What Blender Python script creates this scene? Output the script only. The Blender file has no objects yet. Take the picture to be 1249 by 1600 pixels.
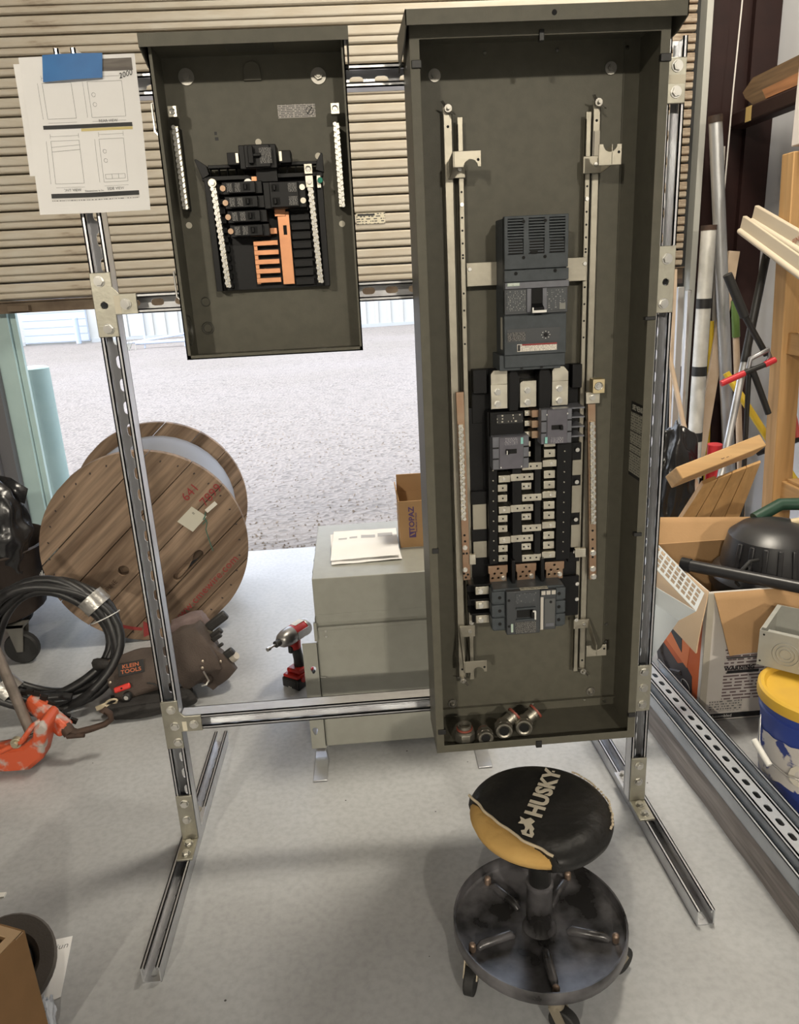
import bpy, bmesh, math, random
from mathutils import Vector, Matrix, noise
from mathutils.geometry import tessellate_polygon
random.seed(7)
SC = bpy.context.scene
COL = SC.collection
R = math.radians

# ---------------------------------------------------------------- camera, sky, sun, exposure
cam_d = bpy.data.cameras.new('camera')
cam = bpy.data.objects.new('camera', cam_d); COL.objects.link(cam)
cam_d.sensor_fit = 'VERTICAL'; cam_d.sensor_height = 36.0; cam_d.lens = 26.47
cam_d.clip_start = 0.02; cam_d.clip_end = 300
cam.matrix_world = Matrix(((0.99669, 0.06593, -0.04763, 0.0), (-0.06518, 0.29714, -0.95261, 0.0), (-0.04865, 0.95256, 0.30045, 1.44), (0, 0, 0, 1)))
SC.camera = cam
SC.view_settings.view_transform = 'Standard'; SC.view_settings.look = 'None'
SC.view_settings.gamma = 1.0; SC.view_settings.use_curve_mapping = False
SC.view_settings.exposure = 0.0
world = bpy.data.worlds.new('sky'); SC.world = world; world.use_nodes = True
wn = world.node_tree.nodes; wl = world.node_tree.links; wn.clear()
sky = wn.new('ShaderNodeTexSky'); sky.sky_type = 'NISHITA'; sky.sun_disc = False
sky.sun_elevation = R(58); sky.sun_rotation = R(-95); sky.air_density = 1.0; sky.dust_density = 2.5
bg = wn.new('ShaderNodeBackground'); bg.inputs[1].default_value = 0.92
wo = wn.new('ShaderNodeOutputWorld'); hs = wn.new('ShaderNodeHueSaturation'); hs.inputs['Saturation'].default_value = .42; wl.new(sky.outputs[0], hs.inputs['Color']); wl.new(hs.outputs[0], bg.inputs[0]); wl.new(bg.outputs[0], wo.inputs[0])
sun_d = bpy.data.lights.new('sun', 'SUN'); sun_d.energy = 0.55; sun_d.angle = R(0.6); sun_d.color = (1.0, 0.94, 0.86)
sun = bpy.data.objects.new('sun', sun_d); COL.objects.link(sun); sun.location = (-12, 12, 20)
sun.rotation_euler = Vector((0.62, -0.02, -0.78)).to_track_quat('-Z', 'Y').to_euler()
SC.cycles.use_denoising = True
SC.cycles.max_bounces = 8

# ---------------------------------------------------------------- helpers
class MB:
    def __init__(s): s.v = []; s.f = []; s.m = []; s.mi = 0
    def add(s, vs, fs):
        b = len(s.v); s.v += [tuple(p) for p in vs]
        for f in fs: s.f.append([i + b for i in f]); s.m.append(s.mi)
        return s
    def bx(s, x0, x1, y0, y1, z0, z1, M=None):
        vs = [Vector((x, y, z)) for z in (z0, z1) for y in (y0, y1) for x in (x0, x1)]
        if M is not None: vs = [M @ p for p in vs]
        return s.add(vs, [(0, 2, 3, 1), (4, 5, 7, 6), (0, 1, 5, 4), (2, 6, 7, 3), (0, 4, 6, 2), (1, 3, 7, 5)])
    def cb(s, c, d, rot=(0, 0, 0)):
        from mathutils import Euler
        M = Matrix.Translation(c) @ Euler(rot).to_matrix().to_4x4()
        return s.bx(-d[0] / 2, d[0] / 2, -d[1] / 2, d[1] / 2, -d[2] / 2, d[2] / 2, M)
    def bar(s, p0, p1, w, t, up=(0, 0, 1)):
        p0 = Vector(p0); p1 = Vector(p1); d = (p1 - p0); L = d.length; z = d.normalized()
        x = Vector(up).cross(z)
        if x.length < 1e-4: x = Vector((1, 0, 0))
        x.normalize(); y = z.cross(x)
        M = Matrix((x, y, z)).transposed().to_4x4(); M.translation = p0
        return s.bx(-w / 2, w / 2, -t / 2, t / 2, 0, L, M)
    def cyl(s, p0, p1, r0, r1=None, n=16, cap=True):
        if r1 is None: r1 = r0
        p0 = Vector(p0); p1 = Vector(p1); z = (p1 - p0).normalized()
        x = z.orthogonal().normalized(); y = z.cross(x); vs = []
        for p, r in ((p0, r0), (p1, r1)):
            for i in range(n):
                a = 2 * math.pi * (i + .5) / n; vs.append(p + x * (r * math.cos(a)) + y * (r * math.sin(a)))
        fs = [(i, (i + 1) % n, n + (i + 1) % n, n + i) for i in range(n)]
        if cap: fs += [tuple(range(n))[::-1], tuple(range(n, 2 * n))]
        return s.add(vs, fs)
    def tube(s, pts, r, n=8, closed=False):
        pts = [Vector(p) for p in pts]; N = len(pts); vs = []; ref = None
        rr = r if isinstance(r, (list, tuple)) else [r] * N
        for i, p in enumerate(pts):
            a = pts[(i - 1) % N] if (i or closed) else p; b = pts[(i + 1) % N] if (i < N - 1 or closed) else p
            t = (b - a).normalized()
            if ref is None: ref = t.orthogonal().normalized()
            ref = (ref - t * ref.dot(t)).normalized(); q = t.cross(ref)
            for k in range(n):
                an = 2 * math.pi * k / n; vs.append(p + (ref * math.cos(an) + q * math.sin(an)) * rr[i])
        fs = []
        for i in range(N if closed else N - 1):
            j = (i + 1) % N
            for k in range(n): fs.append((i * n + k, i * n + (k + 1) % n, j * n + (k + 1) % n, j * n + k))
        if not closed: fs += [tuple(range(n))[::-1], tuple(range((N - 1) * n, N * n))]
        return s.add(vs, fs)
    def lathe(s, prof, n=32, M=None, cap=False):
        vs = []; k = len(prof)
        for i in range(n):
            a = 2 * math.pi * i / n
            for r, z in prof: vs.append(Vector((r * math.cos(a), r * math.sin(a), z)))
        if M is not None: vs = [M @ p for p in vs]
        fs = []
        for i in range(n):
            j = (i + 1) % n
            for q in range(k - 1): fs.append((i * k + q, j * k + q, j * k + q + 1, i * k + q + 1))
        if cap: fs += [tuple(i * k for i in range(n))[::-1], tuple(i * k + k - 1 for i in range(n))]
        return s.add(vs, fs)
    def prism(s, outer, w0, w1, M=None, holes=()):
        loops = [list(outer)] + [list(h) for h in holes]
        flat = [p for l in loops for p in l]; n = len(flat)
        tri = tessellate_polygon([[Vector((p[0], p[1], 0)) for p in l] for l in loops])
        vs = [Vector((p[0], p[1], w)) for w in (w0, w1) for p in flat]
        if M is not None: vs = [M @ p for p in vs]
        fs = [tuple(t) for t in tri] + [tuple(i + n for i in t)[::-1] for t in tri]
        b = 0
        for l in loops:
            k = len(l)
            for i in range(k): fs.append((b + i, b + (i + 1) % k, n + b + (i + 1) % k, n + b + i))
            b += k
        return s.add(vs, fs)
    def ball(s, c, r, sc=(1, 1, 1), u=14, v=8):
        prof = [(max(1e-4, r * math.sin(math.pi * i / v)), -r * math.cos(math.pi * i / v)) for i in range(v + 1)]
        return s.lathe(prof, u, Matrix.Translation(c) @ Matrix.Diagonal((*sc, 1)))
    def grid(s, fn, nu, nv, thick=None):
        P = [[Vector(fn(i / nu, j / nv)) for j in range(nv + 1)] for i in range(nu + 1)]
        if thick is None:
            vs = [p for r in P for p in r]; w = nv + 1
            return s.add(vs, [(i * w + j, (i + 1) * w + j, (i + 1) * w + j + 1, i * w + j + 1) for i in range(nu) for j in range(nv)])
        t = Vector(thick); w = nv + 1; n = (nu + 1) * w
        vs = [p for r in P for p in r] + [p + t for r in P for p in r]
        fs = []
        for i in range(nu):
            for j in range(nv):
                q = (i * w + j, (i + 1) * w + j, (i + 1) * w + j + 1, i * w + j + 1)
                fs.append(q); fs.append(tuple(k + n for k in q)[::-1])
        ed = [i * w for i in range(nu + 1)] + [nu * w + j for j in range(1, nv + 1)] + [i * w + nv for i in range(nu - 1, -1, -1)] + [j for j in range(nv - 1, 0, -1)]
        for a, b in zip(ed, ed[1:] + ed[:1]): fs.append((a, b, b + n, a + n))
        return s.add(vs, fs)
    def mesh(s, name, mats, off=(0, 0, 0), ang=35):
        me = bpy.data.meshes.new(name); o = Vector(off)
        me.from_pydata([tuple(Vector(p) - o) for p in s.v], [], s.f)
        mats = mats if isinstance(mats, (list, tuple)) else [mats]
        for m in mats: me.materials.append(m)
        for p, mi in zip(me.polygons, s.m): p.material_index = mi
        bm = bmesh.new(); bm.from_mesh(me); bmesh.ops.recalc_face_normals(bm, faces=bm.faces); bm.to_mesh(me); bm.free()
        for p in me.polygons: p.use_smooth = True
        me.set_sharp_from_angle(angle=R(ang))
        return me

WOFF = {}
def link(name, data, parent=None, loc=(0, 0, 0), rot=(0, 0, 0)):
    o = bpy.data.objects.new(name, data); COL.objects.link(o)
    o.location = loc; o.rotation_euler = rot
    if parent is not None:
        o.parent = parent
        if parent.name in WOFF: o.location = Vector(loc) - WOFF[parent.name]
    return o
def bevel(o, w, seg=2):
    if w:
        b = o.modifiers.new('bevel', 'BEVEL'); b.width = w; b.segments = seg; b.limit_method = 'ANGLE'; b.angle_limit = R(40)
        b.harden_normals = False
    return o
def tag(o, label=None, cat=None, group=None, kind=None):
    if label: o['label'] = label
    if cat: o['category'] = cat
    if group: o['group'] = group
    if kind: o['kind'] = kind
    return o
def T(name, label, cat, loc, rotz=0, group=None, kind=None, world=True, rot=None):
    """an Empty at the base of a thing; its parts are built in world metres (world=True) or around the base"""
    o = link(name, None); o.location = loc; o.rotation_euler = rot or (0, 0, rotz); o.empty_display_size = .05
    if world: WOFF[o.name] = Vector(loc)
    return tag(o, label, cat, group, kind)
def part(name, mb, mat, parent, bev=0, label=None, kind=None, ang=35):
    return tag(bevel(link(name, mb.mesh(name, mat, ang=ang), parent), bev), label, kind=kind)
def inst(name, me, parent, loc, rot=(0, 0, 0), scale=None, label=None):
    o = link(name, me, parent, loc, rot)
    if scale: o.scale = scale
    return tag(o, label)
def solo(name, mb, mat, label, cat, group=None, bev=0, kind=None, ang=35):
    n = len(mb.v); c = (sum(p[0] for p in mb.v) / n, sum(p[1] for p in mb.v) / n, min(p[2] for p in mb.v))
    return bevel(tag(link(name, mb.mesh(name, mat, c, ang), None, c), label, cat, group, kind), bev)
def text(name, body, mat, parent, loc, rot, size, ext=.0002, ax='CENTER', sx=1, shear=0, bold=0):
    cu = bpy.data.curves.new(name, 'FONT'); cu.body = body; cu.size = size; cu.extrude = ext; cu.align_x = ax; cu.align_y = 'CENTER'
    cu.shear = shear; cu.space_character = 1.04; cu.offset = bold; cu.resolution_u = 3; cu.materials.append(mat)
    o = link(name, cu, parent, loc, rot); o.scale = (sx, 1, 1); return o
FRONT = (R(90), 0, 0)
MXZ = Matrix(((1, 0, 0, 0), (0, 0, 1, 0), (0, 1, 0, 0), (0, 0, 0, 1)))       # (u,v,w) -> x=u, z=v, y=w
MYZ = Matrix(((0, 0, 1, 0), (1, 0, 0, 0), (0, 1, 0, 0), (0, 0, 0, 1)))       # (u,v,w) -> y=u, z=v, x=w
def circ(cx, cy, r, n=12, a0=0, a1=360):
    full = a1 - a0 >= 360
    return [(cx + r * math.cos(R(a0 + (a1 - a0) * i / (n if full else n - 1))), cy + r * math.sin(R(a0 + (a1 - a0) * i / (n if full else n - 1)))) for i in range(n)]
def slot(cx, cy, w, h, n=6):
    """rounded slot, long side along v when h>w"""
    if h >= w:
        r = w / 2; d = h / 2 - r
        return circ(cx, cy + d, r, n, 0, 180) + circ(cx, cy - d, r, n, 180, 360 - .001)
    r = h / 2; d = w / 2 - r
    return circ(cx + d, cy, r, n, -90, 90) + circ(cx - d, cy, r, n, 90, 270)
def rect(x0, x1, y0, y1): return [(x0, y0), (x1, y0), (x1, y1), (x0, y1)]

# ---------------------------------------------------------------- materials
MATS = {}
def nodes(name):
    m = bpy.data.materials.new(name); m.use_nodes = True; nt = m.node_tree
    return m, nt, nt.nodes['Principled BSDF']
def mat(name, col, rough=.5, metal=0.0, col2=None, scale=6, mix=.5, bump=0, bscale=60, stretch=(1, 1, 1), detail=4, rvar=0, spec=None, co='Object', lo=.38, hi=.66, trans=0, coat=0):
    m, nt, b = nodes(name); N = nt.nodes; L = nt.links
    b.inputs['Roughness'].default_value = rough; b.inputs['Metallic'].default_value = metal
    if spec is not None: b.inputs['Specular IOR Level'].default_value = spec
    if trans: b.inputs['Transmission Weight'].default_value = trans
    if coat: b.inputs['Coat Weight'].default_value = coat
    b.inputs['Base Color'].default_value = (*col, 1)
    tc = N.new('ShaderNodeTexCoord'); mp = N.new('ShaderNodeMapping'); mp.inputs['Scale'].default_value = stretch
    L.new(tc.outputs[co], mp.inputs[0])
    if col2 is not None:
        no = N.new('ShaderNodeTexNoise'); no.inputs['Scale'].default_value = scale; no.inputs['Detail'].default_value = detail
        L.new(mp.outputs[0], no.inputs['Vector'])
        rp = N.new('ShaderNodeMapRange'); rp.inputs['From Min'].default_value = lo; rp.inputs['From Max'].default_value = hi
        L.new(no.outputs['Fac'], rp.inputs[0])
        mx = N.new('ShaderNodeMix'); mx.data_type = 'RGBA'
        mx.inputs[6].default_value = (*col, 1); mx.inputs[7].default_value = (*col2, 1)
        mu = N.new('ShaderNodeMath'); mu.operation = 'MULTIPLY'; mu.inputs[1].default_value = mix * 2 if mix <= .5 else 1
        L.new(rp.outputs[0], mu.inputs[0]); L.new(mu.outputs[0], mx.inputs[0]); L.new(mx.outputs[2], b.inputs['Base Color'])
        if rvar:
            r2 = N.new('ShaderNodeMapRange'); r2.inputs['To Min'].default_value = rough - rvar; r2.inputs['To Max'].default_value = rough + rvar
            L.new(no.outputs['Fac'], r2.inputs[0]); L.new(r2.outputs[0], b.inputs['Roughness'])
    if bump:
        n2 = N.new('ShaderNodeTexNoise'); n2.inputs['Scale'].default_value = bscale; n2.inputs['Detail'].default_value = 3
        L.new(mp.outputs[0], n2.inputs['Vector'])
        bp = N.new('ShaderNodeBump'); bp.inputs['Strength'].default_value = bump; bp.inputs['Distance'].default_value = .01
        L.new(n2.outputs['Fac'], bp.inputs['Height']); L.new(bp.outputs[0], b.inputs['Normal'])
    MATS[name] = m
    return m
def wood(name, c1, c2, axis='z', scale=18, rough=.7, fine=1.0, co='Object', dark=None):
    m, nt, b = nodes(name); N = nt.nodes; L = nt.links
    tc = N.new('ShaderNodeTexCoord'); mp = N.new('ShaderNodeMapping')
    st = {'x': (.06, 1, 1), 'y': (1, .06, 1), 'z': (1, 1, .06)}[axis]
    mp.inputs['Scale'].default_value = st; L.new(tc.outputs[co], mp.inputs[0])
    no = N.new('ShaderNodeTexNoise'); no.inputs['Scale'].default_value = scale; no.inputs['Detail'].default_value = 6; no.inputs['Distortion'].default_value = 1.2
    L.new(mp.outputs[0], no.inputs['Vector'])
    cr = N.new('ShaderNodeValToRGB'); e = cr.color_ramp.elements
    e[0].position = .32; e[0].color = (*c2, 1); e[1].position = .68; e[1].color = (*c1, 1)
    x = cr.color_ramp.elements.new(.5); x.color = tuple((a + c) / 2 for a, c in zip(c1, c2)) + (1,)
    L.new(no.outputs['Fac'], cr.inputs[0])
    n2 = N.new('ShaderNodeTexNoise'); n2.inputs['Scale'].default_value = scale * 6; n2.inputs['Detail'].default_value = 2
    L.new(mp.outputs[0], n2.inputs['Vector'])
    mx = N.new('ShaderNodeMix'); mx.data_type = 'RGBA'; mx.blend_type = 'MULTIPLY'; mx.inputs[0].default_value = .55 * fine
    g = N.new('ShaderNodeMapRange'); g.inputs['From Min'].default_value = .3; g.inputs['From Max'].default_value = .62; g.inputs['To Min'].default_value = .35
    L.new(n2.outputs['Fac'], g.inputs[0]); L.new(cr.outputs[0], mx.inputs[6]); L.new(g.outputs[0], mx.inputs[7])
    L.new(mx.outputs[2], b.inputs['Base Color']); b.inputs['Roughness'].default_value = rough
    bp = N.new('ShaderNodeBump'); bp.inputs['Strength'].default_value = .35; bp.inputs['Distance'].default_value = .004
    L.new(no.outputs['Fac'], bp.inputs['Height']); L.new(bp.outputs[0], b.inputs['Normal'])
    return m
def fineprint(name, paper=(.7, .69, .64), ink=(.06, .06, .06), lines=260, axis=2, words=120, dens=.5, rough=.6):
    """paper with rows of unreadably small print"""
    m, nt, b = nodes(name); N = nt.nodes; L = nt.links
    tc = N.new('ShaderNodeTexCoord'); sp = N.new('ShaderNodeSeparateXYZ'); L.new(tc.outputs['Object'], sp.inputs[0])
    mu = N.new('ShaderNodeMath'); mu.operation = 'MULTIPLY'; mu.inputs[1].default_value = lines; L.new(sp.outputs[axis], mu.inputs[0])
    fr = N.new('ShaderNodeMath'); fr.operation = 'FRACT'; L.new(mu.outputs[0], fr.inputs[0])
    g = N.new('ShaderNodeMath'); g.operation = 'GREATER_THAN'; g.inputs[1].default_value = .55; L.new(fr.outputs[0], g.inputs[0])
    fl = N.new('ShaderNodeMath'); fl.operation = 'FLOOR'; L.new(mu.outputs[0], fl.inputs[0])
    cb = N.new('ShaderNodeCombineXYZ')
    a = N.new('ShaderNodeMath'); a.operation = 'ADD'; L.new(sp.outputs[0], a.inputs[0]); L.new(sp.outputs[1], a.inputs[1])
    s2 = N.new('ShaderNodeMath'); s2.operation = 'MULTIPLY'; s2.inputs[1].default_value = words; L.new(a.outputs[0], s2.inputs[0])
    L.new(s2.outputs[0], cb.inputs[0]); L.new(fl.outputs[0], cb.inputs[1])
    no = N.new('ShaderNodeTexNoise'); no.inputs['Scale'].default_value = 1.0; no.inputs['Detail'].default_value = 1; L.new(cb.outputs[0], no.inputs['Vector'])
    w = N.new('ShaderNodeMath'); w.operation = 'GREATER_THAN'; w.inputs[1].default_value = 1 - dens; L.new(no.outputs['Fac'], w.inputs[0])
    an = N.new('ShaderNodeMath'); an.operation = 'MULTIPLY'; L.new(g.outputs[0], an.inputs[0]); L.new(w.outputs[0], an.inputs[1])
    mx = N.new('ShaderNodeMix'); mx.data_type = 'RGBA'; mx.inputs[6].default_value = (*paper, 1); mx.inputs[7].default_value = (*ink, 1)
    L.new(an.outputs[0], mx.inputs[0]); L.new(mx.outputs[2], b.inputs['Base Color']); b.inputs['Roughness'].default_value = rough
    return m
PAINT = mat('grey_enamel', (.112, .106, .083), .45, 0, (.10, .095, .075), 40, .5, .05, 400, spec=.16)
PAINT_D = mat('grey_enamel_dark', (.07, .068, .055), .45, 0, (.063, .061, .05), 30, .5, .05, 300)
GALV = mat('galvanised_steel', (.6, .61, .63), .36, .88, (.5, .5, .52), 14, .5, .03, 90, stretch=(1, 1, .5), rvar=.1)
GALV_W = mat('zinc_plated_fitting', (.42, .405, .34), .42, .9, (.35, .335, .28), 25, .5, .04, 150, rvar=.08)
STEEL = mat('bright_steel', (.6, .59, .56), .28, 1)
ZINC = mat('dull_zinc', (.36, .345, .31), .45, .9)
ALU = mat('tinned_aluminium', (.6, .57, .48), .36, 1, (.47, .44, .37), 30, .5, .02, 200)
RAILM = mat('galvanised_rail', (.36, .335, .275), .42, .7, (.3, .28, .23), 20, .5, .03, 120)
COPPER = mat('copper', (.62, .3, .16), .35, 1, (.5, .24, .13), 20)
COPPER_D = mat('tarnished_copper', (.36, .26, .18), .45, .9, (.33, .21, .14), 25)
BLK = mat('black_plastic', (.006, .006, .0065), .42, spec=.22)
BLK2 = mat('black_phenolic', (.009, .009, .010), .5, 0, (.006, .006, .006), 60, spec=.22)
RUB = mat('black_rubber', (.014, .014, .014), .65, bump=.1, bscale=80)
BRK = mat('slate_grey_moulding', (.065, .074, .081), .5, 0, (.054, .062, .068), 60, bump=.03, bscale=300, spec=.2)
BRKL = mat('light_slate_moulding', (.13, .134, .155), .45, 0, (.11, .114, .132), 60)
BRKD = mat('dark_printed_face', (.045, .049, .054), .5)
GALV_F = mat('dull_galvanised', (.5, .53, .57), .42, .5, (.43, .46, .5), 14, .5, .03, 90, rvar=.08)
DARK = mat('dark_void', (.006, .006, .006), .9)
WHITE = mat('white_print', (.75, .74, .7), .6)
BLACKINK = mat('black_print', (.015, .015, .016), .6)
TEALP = mat('teal_print', (.25, .55, .5), .6)

# ---------------------------------------------------------------- lamps of the hall (behind and above the camera)
LAMPG = mat('lamp_housing', (.5, .5, .5), .5)
m, nt, b = nodes('lamp_lens'); b.inputs['Emission Color'].default_value = (1, .86, .64, 1); b.inputs['Emission Strength'].default_value = 12; LENS = m
for nm, lx, ly, e in (('leftmost', -2.9, -6.6, 480), ('rightmost', 1.6, -6.8, 440), ('middle', 1.05, 2.45, 118)):
    t = T('ceiling_lamp', 'round grey high bay lamp on the ceiling, %s of the three' % nm, 'lamp', (lx, ly, 3.9), group='high bay lamps', world=False)
    h = MB().lathe([(.02, .28), (.06, .27), (.08, .18), (.19, .02), (.2, 0), (.185, 0), (.08, .16), (.02, .17)], 28)
    part('housing', h, LAMPG, t); part('stem', MB().cyl((0, 0, .26), (0, 0, .4), .012, n=8), LAMPG, t)
    part('lens', MB().cyl((0, 0, .03), (0, 0, .034), .165, n=24), LENS, t)
    ld = bpy.data.lights.new('lamp_light', 'AREA'); ld.shape = 'DISK'; ld.size = .36 if ly < 0 else .8; ld.energy = e; ld.color = (1.0, .91, .76)
    lo = link('lamp_light', ld, t, (0, 0, .015)); lo.rotation_euler = (R(45) if ly < 0 else 0, 0, 0)

# ---------------------------------------------------------------- setting
def struct(name, mb, m, label, cat, parent=None, bev=0):
    return solo(name, mb, m, label, cat, kind='structure', bev=bev)
# concrete floor: two tones of grey, fine scratches, sealed sheen
m, nt, b = nodes('sealed_concrete'); N = nt.nodes; L = nt.links
tc = N.new('ShaderNodeTexCoord')
n1 = N.new('ShaderNodeTexNoise'); n1.inputs['Scale'].default_value = 2.2; n1.inputs['Detail'].default_value = 8; L.new(tc.outputs['Object'], n1.inputs['Vector'])
n2 = N.new('ShaderNodeTexNoise'); n2.inputs['Scale'].default_value = 60; n2.inputs['Detail'].default_value = 5; L.new(tc.outputs['Object'], n2.inputs['Vector'])
cr = N.new('ShaderNodeValToRGB'); cr.color_ramp.elements[0].position = .35; cr.color_ramp.elements[0].color = (.36, .365, .37, 1); cr.color_ramp.elements[1].position = .65; cr.color_ramp.elements[1].color = (.44, .45, .46, 1)
L.new(n1.outputs['Fac'], cr.inputs[0])
mx = N.new('ShaderNodeMix'); mx.data_type = 'RGBA'; mx.blend_type = 'MULTIPLY'; mx.inputs[0].default_value = .5
g = N.new('ShaderNodeMapRange'); g.inputs['From Min'].default_value = .3; g.inputs['From Max'].default_value = .6; g.inputs['To Min'].default_value = .72
L.new(n2.outputs['Fac'], g.inputs[0]); L.new(cr.outputs[0], mx.inputs[6]); L.new(g.outputs[0], mx.inputs[7])
vo = N.new('ShaderNodeTexVoronoi'); vo.inputs['Scale'].default_value = 16; L.new(tc.outputs['Object'], vo.inputs['Vector'])
lt = N.new('ShaderNodeMath'); lt.operation = 'LESS_THAN'; lt.inputs[1].default_value = .045; L.new(vo.outputs['Distance'], lt.inputs[0])
sel = N.new('ShaderNodeMath'); sel.operation = 'GREATER_THAN'; sel.inputs[1].default_value = .86; sx = N.new('ShaderNodeSeparateColor'); L.new(vo.outputs['Color'], sx.inputs[0]); L.new(sx.outputs[0], sel.inputs[0])
an = N.new('ShaderNodeMath'); an.operation = 'MULTIPLY'; L.new(lt.outputs[0], an.inputs[0]); L.new(sel.outputs[0], an.inputs[1])
m2 = N.new('ShaderNodeMix'); m2.data_type = 'RGBA'; L.new(an.outputs[0], m2.inputs[0]); L.new(mx.outputs[2], m2.inputs[6]); m2.inputs[7].default_value = (.05, .05, .045, 1)
L.new(m2.outputs[2], b.inputs['Base Color'])
rr = N.new('ShaderNodeMapRange'); rr.inputs['From Min'].default_value = .3; rr.inputs['From Max'].default_value = .7; rr.inputs['To Min'].default_value = .3; rr.inputs['To Max'].default_value = .48
L.new(n1.outputs['Fac'], rr.inputs[0]); L.new(rr.outputs[0], b.inputs['Roughness'])
bp = N.new('ShaderNodeBump'); bp.inputs['Strength'].default_value = .12; bp.inputs['Distance'].default_value = .003; L.new(n2.outputs['Fac'], bp.inputs['Height']); L.new(bp.outputs[0], b.inputs['Normal'])
CONC = m
struct('floor', MB().bx(-6, 2.3, -9.2, 4.02, -.2, 0), CONC, 'smooth grey sealed concrete workshop floor', 'floor')
CEIL = mat('ceiling_white', (.36, .35, .33), .8, 0, (.32, .31, .29), 3)
WALLG = mat('wall_board', (.62, .63, .66), .6, 0, (.54, .55, .58), 2.5, .5, .05, 30, stretch=(1, 1, .4))
WALLB = mat('wall_sheet', (.34, .33, .31), .7, 0, (.3, .29, .28), 3)
struct('ceiling', MB().bx(-6, 2.3, -9.2, 4.3, 4.35, 4.5), CEIL, 'plain pale ceiling over the workshop', 'ceiling')
struct('wall_left', MB().bx(-6.1, -6, -9.2, 4.3, 0, 4.35), WALLB, 'plain pale side wall far to the left', 'wall')
struct('wall_front', MB().bx(-6, 2.3, -9.3, -9.2, 0, 4.35), WALLB, 'plain pale wall behind the viewer', 'wall')
struct('wall_right', MB().bx(2.12, 2.3, -9.2, 4.3, 0, 4.35), WALLG, 'grey board wall with leaning pipes and tools', 'wall')
struct('wall_back', MB().bx(-6, -1.94, 4.06, 4.3, 0, 3.1).bx(1.78, 2.12, 4.06, 4.3, 0, 3.1).bx(-6, 2.12, 4.06, 4.3, 3.1, 4.35), WALLB, 'wall around the roller door opening', 'wall')
PLY = wood('orange_plywood', (.4, .19, .07), (.25, .1, .035), 'z', 9)
MAROON = mat('maroon_steel', (.02, .008, .007), .5, 0, (.015, .006, .0055), 8, bump=.04, bscale=30, spec=.25)
TEAL = mat('pale_green_steel', (.42, .56, .55), .45, 0, (.37, .5, .5), 5)
BEIGE = mat('beige_trim', (.42, .36, .26), .6)
struct('trim_1', MB().bx(-2.5, -2.02, 3.98, 4.05, 0, 3.1), PLY, 'orange plywood sheet on wall left of the door', 'panel')
struct('trim_2', MB().bx(-2.02, -1.94, 3.95, 4.05, 0, 3.1), MAROON, 'dark maroon steel flange left of the roller door', 'trim')
struct('trim_3', MB().bx(-1.94, -1.885, 3.97, 4.05, 0, 3.1), BEIGE, 'narrow beige trim strip left of the door', 'trim')
struct('trim_4', MB().bx(-1.885, -1.805, 3.97, 4.02, 0, 3.1).bx(-1.885, -1.872, 3.94, 4.02, 0, 3.1), mat('door_guide_grey', (.13, .13, .14), .5, .3), 'dark grey steel door guide at the left jamb', 'door guide')
struct('trim_5', MB().bx(-1.805, -1.722, 4.02, 4.07, 0, 3.1).bx(-1.718, -1.69, 4.045, 4.07, 0, 3.1), TEAL, 'pale green steel jamb of the open door', 'door jamb')
struct('trim_6', MB().bx(1.745, 1.775, 3.93, 4.04, 0, 3.1), mat('door_guide_pale', (.38, .38, .35), .5, .2), 'pale grey steel door guide at the right jamb', 'door guide')
struct('trim_7', MB().bx(1.70, 1.745, 4.0, 4.04, 0, 3.1), RUB, 'black rubber seal beside the right door guide', 'door seal')
mb = MB().bx(1.78, 1.985, 3.99, 4.05, 0, 4.35).bx(1.99, 2.118, 3.955, 4.05, 0, 4.35).bx(1.985, 1.99, 3.99, 4.02, 0, 4.35)
struct('trim_8', mb, MAROON, 'dark maroon steel column in the back right corner', 'column')

# roller door: every slat a part
m, nt, b = nodes('worn_beige_slat'); N = nt.nodes; L = nt.links
tc = N.new('ShaderNodeTexCoord'); mp = N.new('ShaderNodeMapping'); mp.inputs['Scale'].default_value = (.7, 1, 5); L.new(tc.outputs['Object'], mp.inputs[0])
n1 = N.new('ShaderNodeTexNoise'); n1.inputs['Scale'].default_value = 3; n1.inputs['Detail'].default_value = 9; n1.inputs['Roughness'].default_value = .7; L.new(mp.outputs[0], n1.inputs['Vector'])
sp = N.new('ShaderNodeSeparateXYZ'); L.new(tc.outputs['Object'], sp.inputs[0])
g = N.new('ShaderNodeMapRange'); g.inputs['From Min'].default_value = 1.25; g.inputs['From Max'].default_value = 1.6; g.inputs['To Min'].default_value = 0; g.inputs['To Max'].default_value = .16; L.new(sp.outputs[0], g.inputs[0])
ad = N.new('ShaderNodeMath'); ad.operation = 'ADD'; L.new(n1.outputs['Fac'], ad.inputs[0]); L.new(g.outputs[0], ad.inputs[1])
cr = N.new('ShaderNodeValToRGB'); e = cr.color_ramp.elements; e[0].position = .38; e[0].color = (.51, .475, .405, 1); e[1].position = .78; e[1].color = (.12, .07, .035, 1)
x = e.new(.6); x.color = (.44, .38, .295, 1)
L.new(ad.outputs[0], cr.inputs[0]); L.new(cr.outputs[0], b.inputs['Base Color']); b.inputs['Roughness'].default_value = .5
SLAT = m
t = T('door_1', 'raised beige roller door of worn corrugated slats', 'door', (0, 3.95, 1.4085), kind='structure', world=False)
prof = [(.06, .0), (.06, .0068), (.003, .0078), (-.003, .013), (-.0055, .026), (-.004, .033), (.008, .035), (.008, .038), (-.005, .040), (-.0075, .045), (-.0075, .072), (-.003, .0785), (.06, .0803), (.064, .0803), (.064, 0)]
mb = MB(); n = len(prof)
mb.add([(x, y, z) for x in (-1.76, 1.705) for y, z in prof], [(i, (i + 1) % n, n + (i + 1) % n, n + i) for i in range(n)] + [tuple(range(n)), tuple(range(n, 2 * n))[::-1]])
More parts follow.
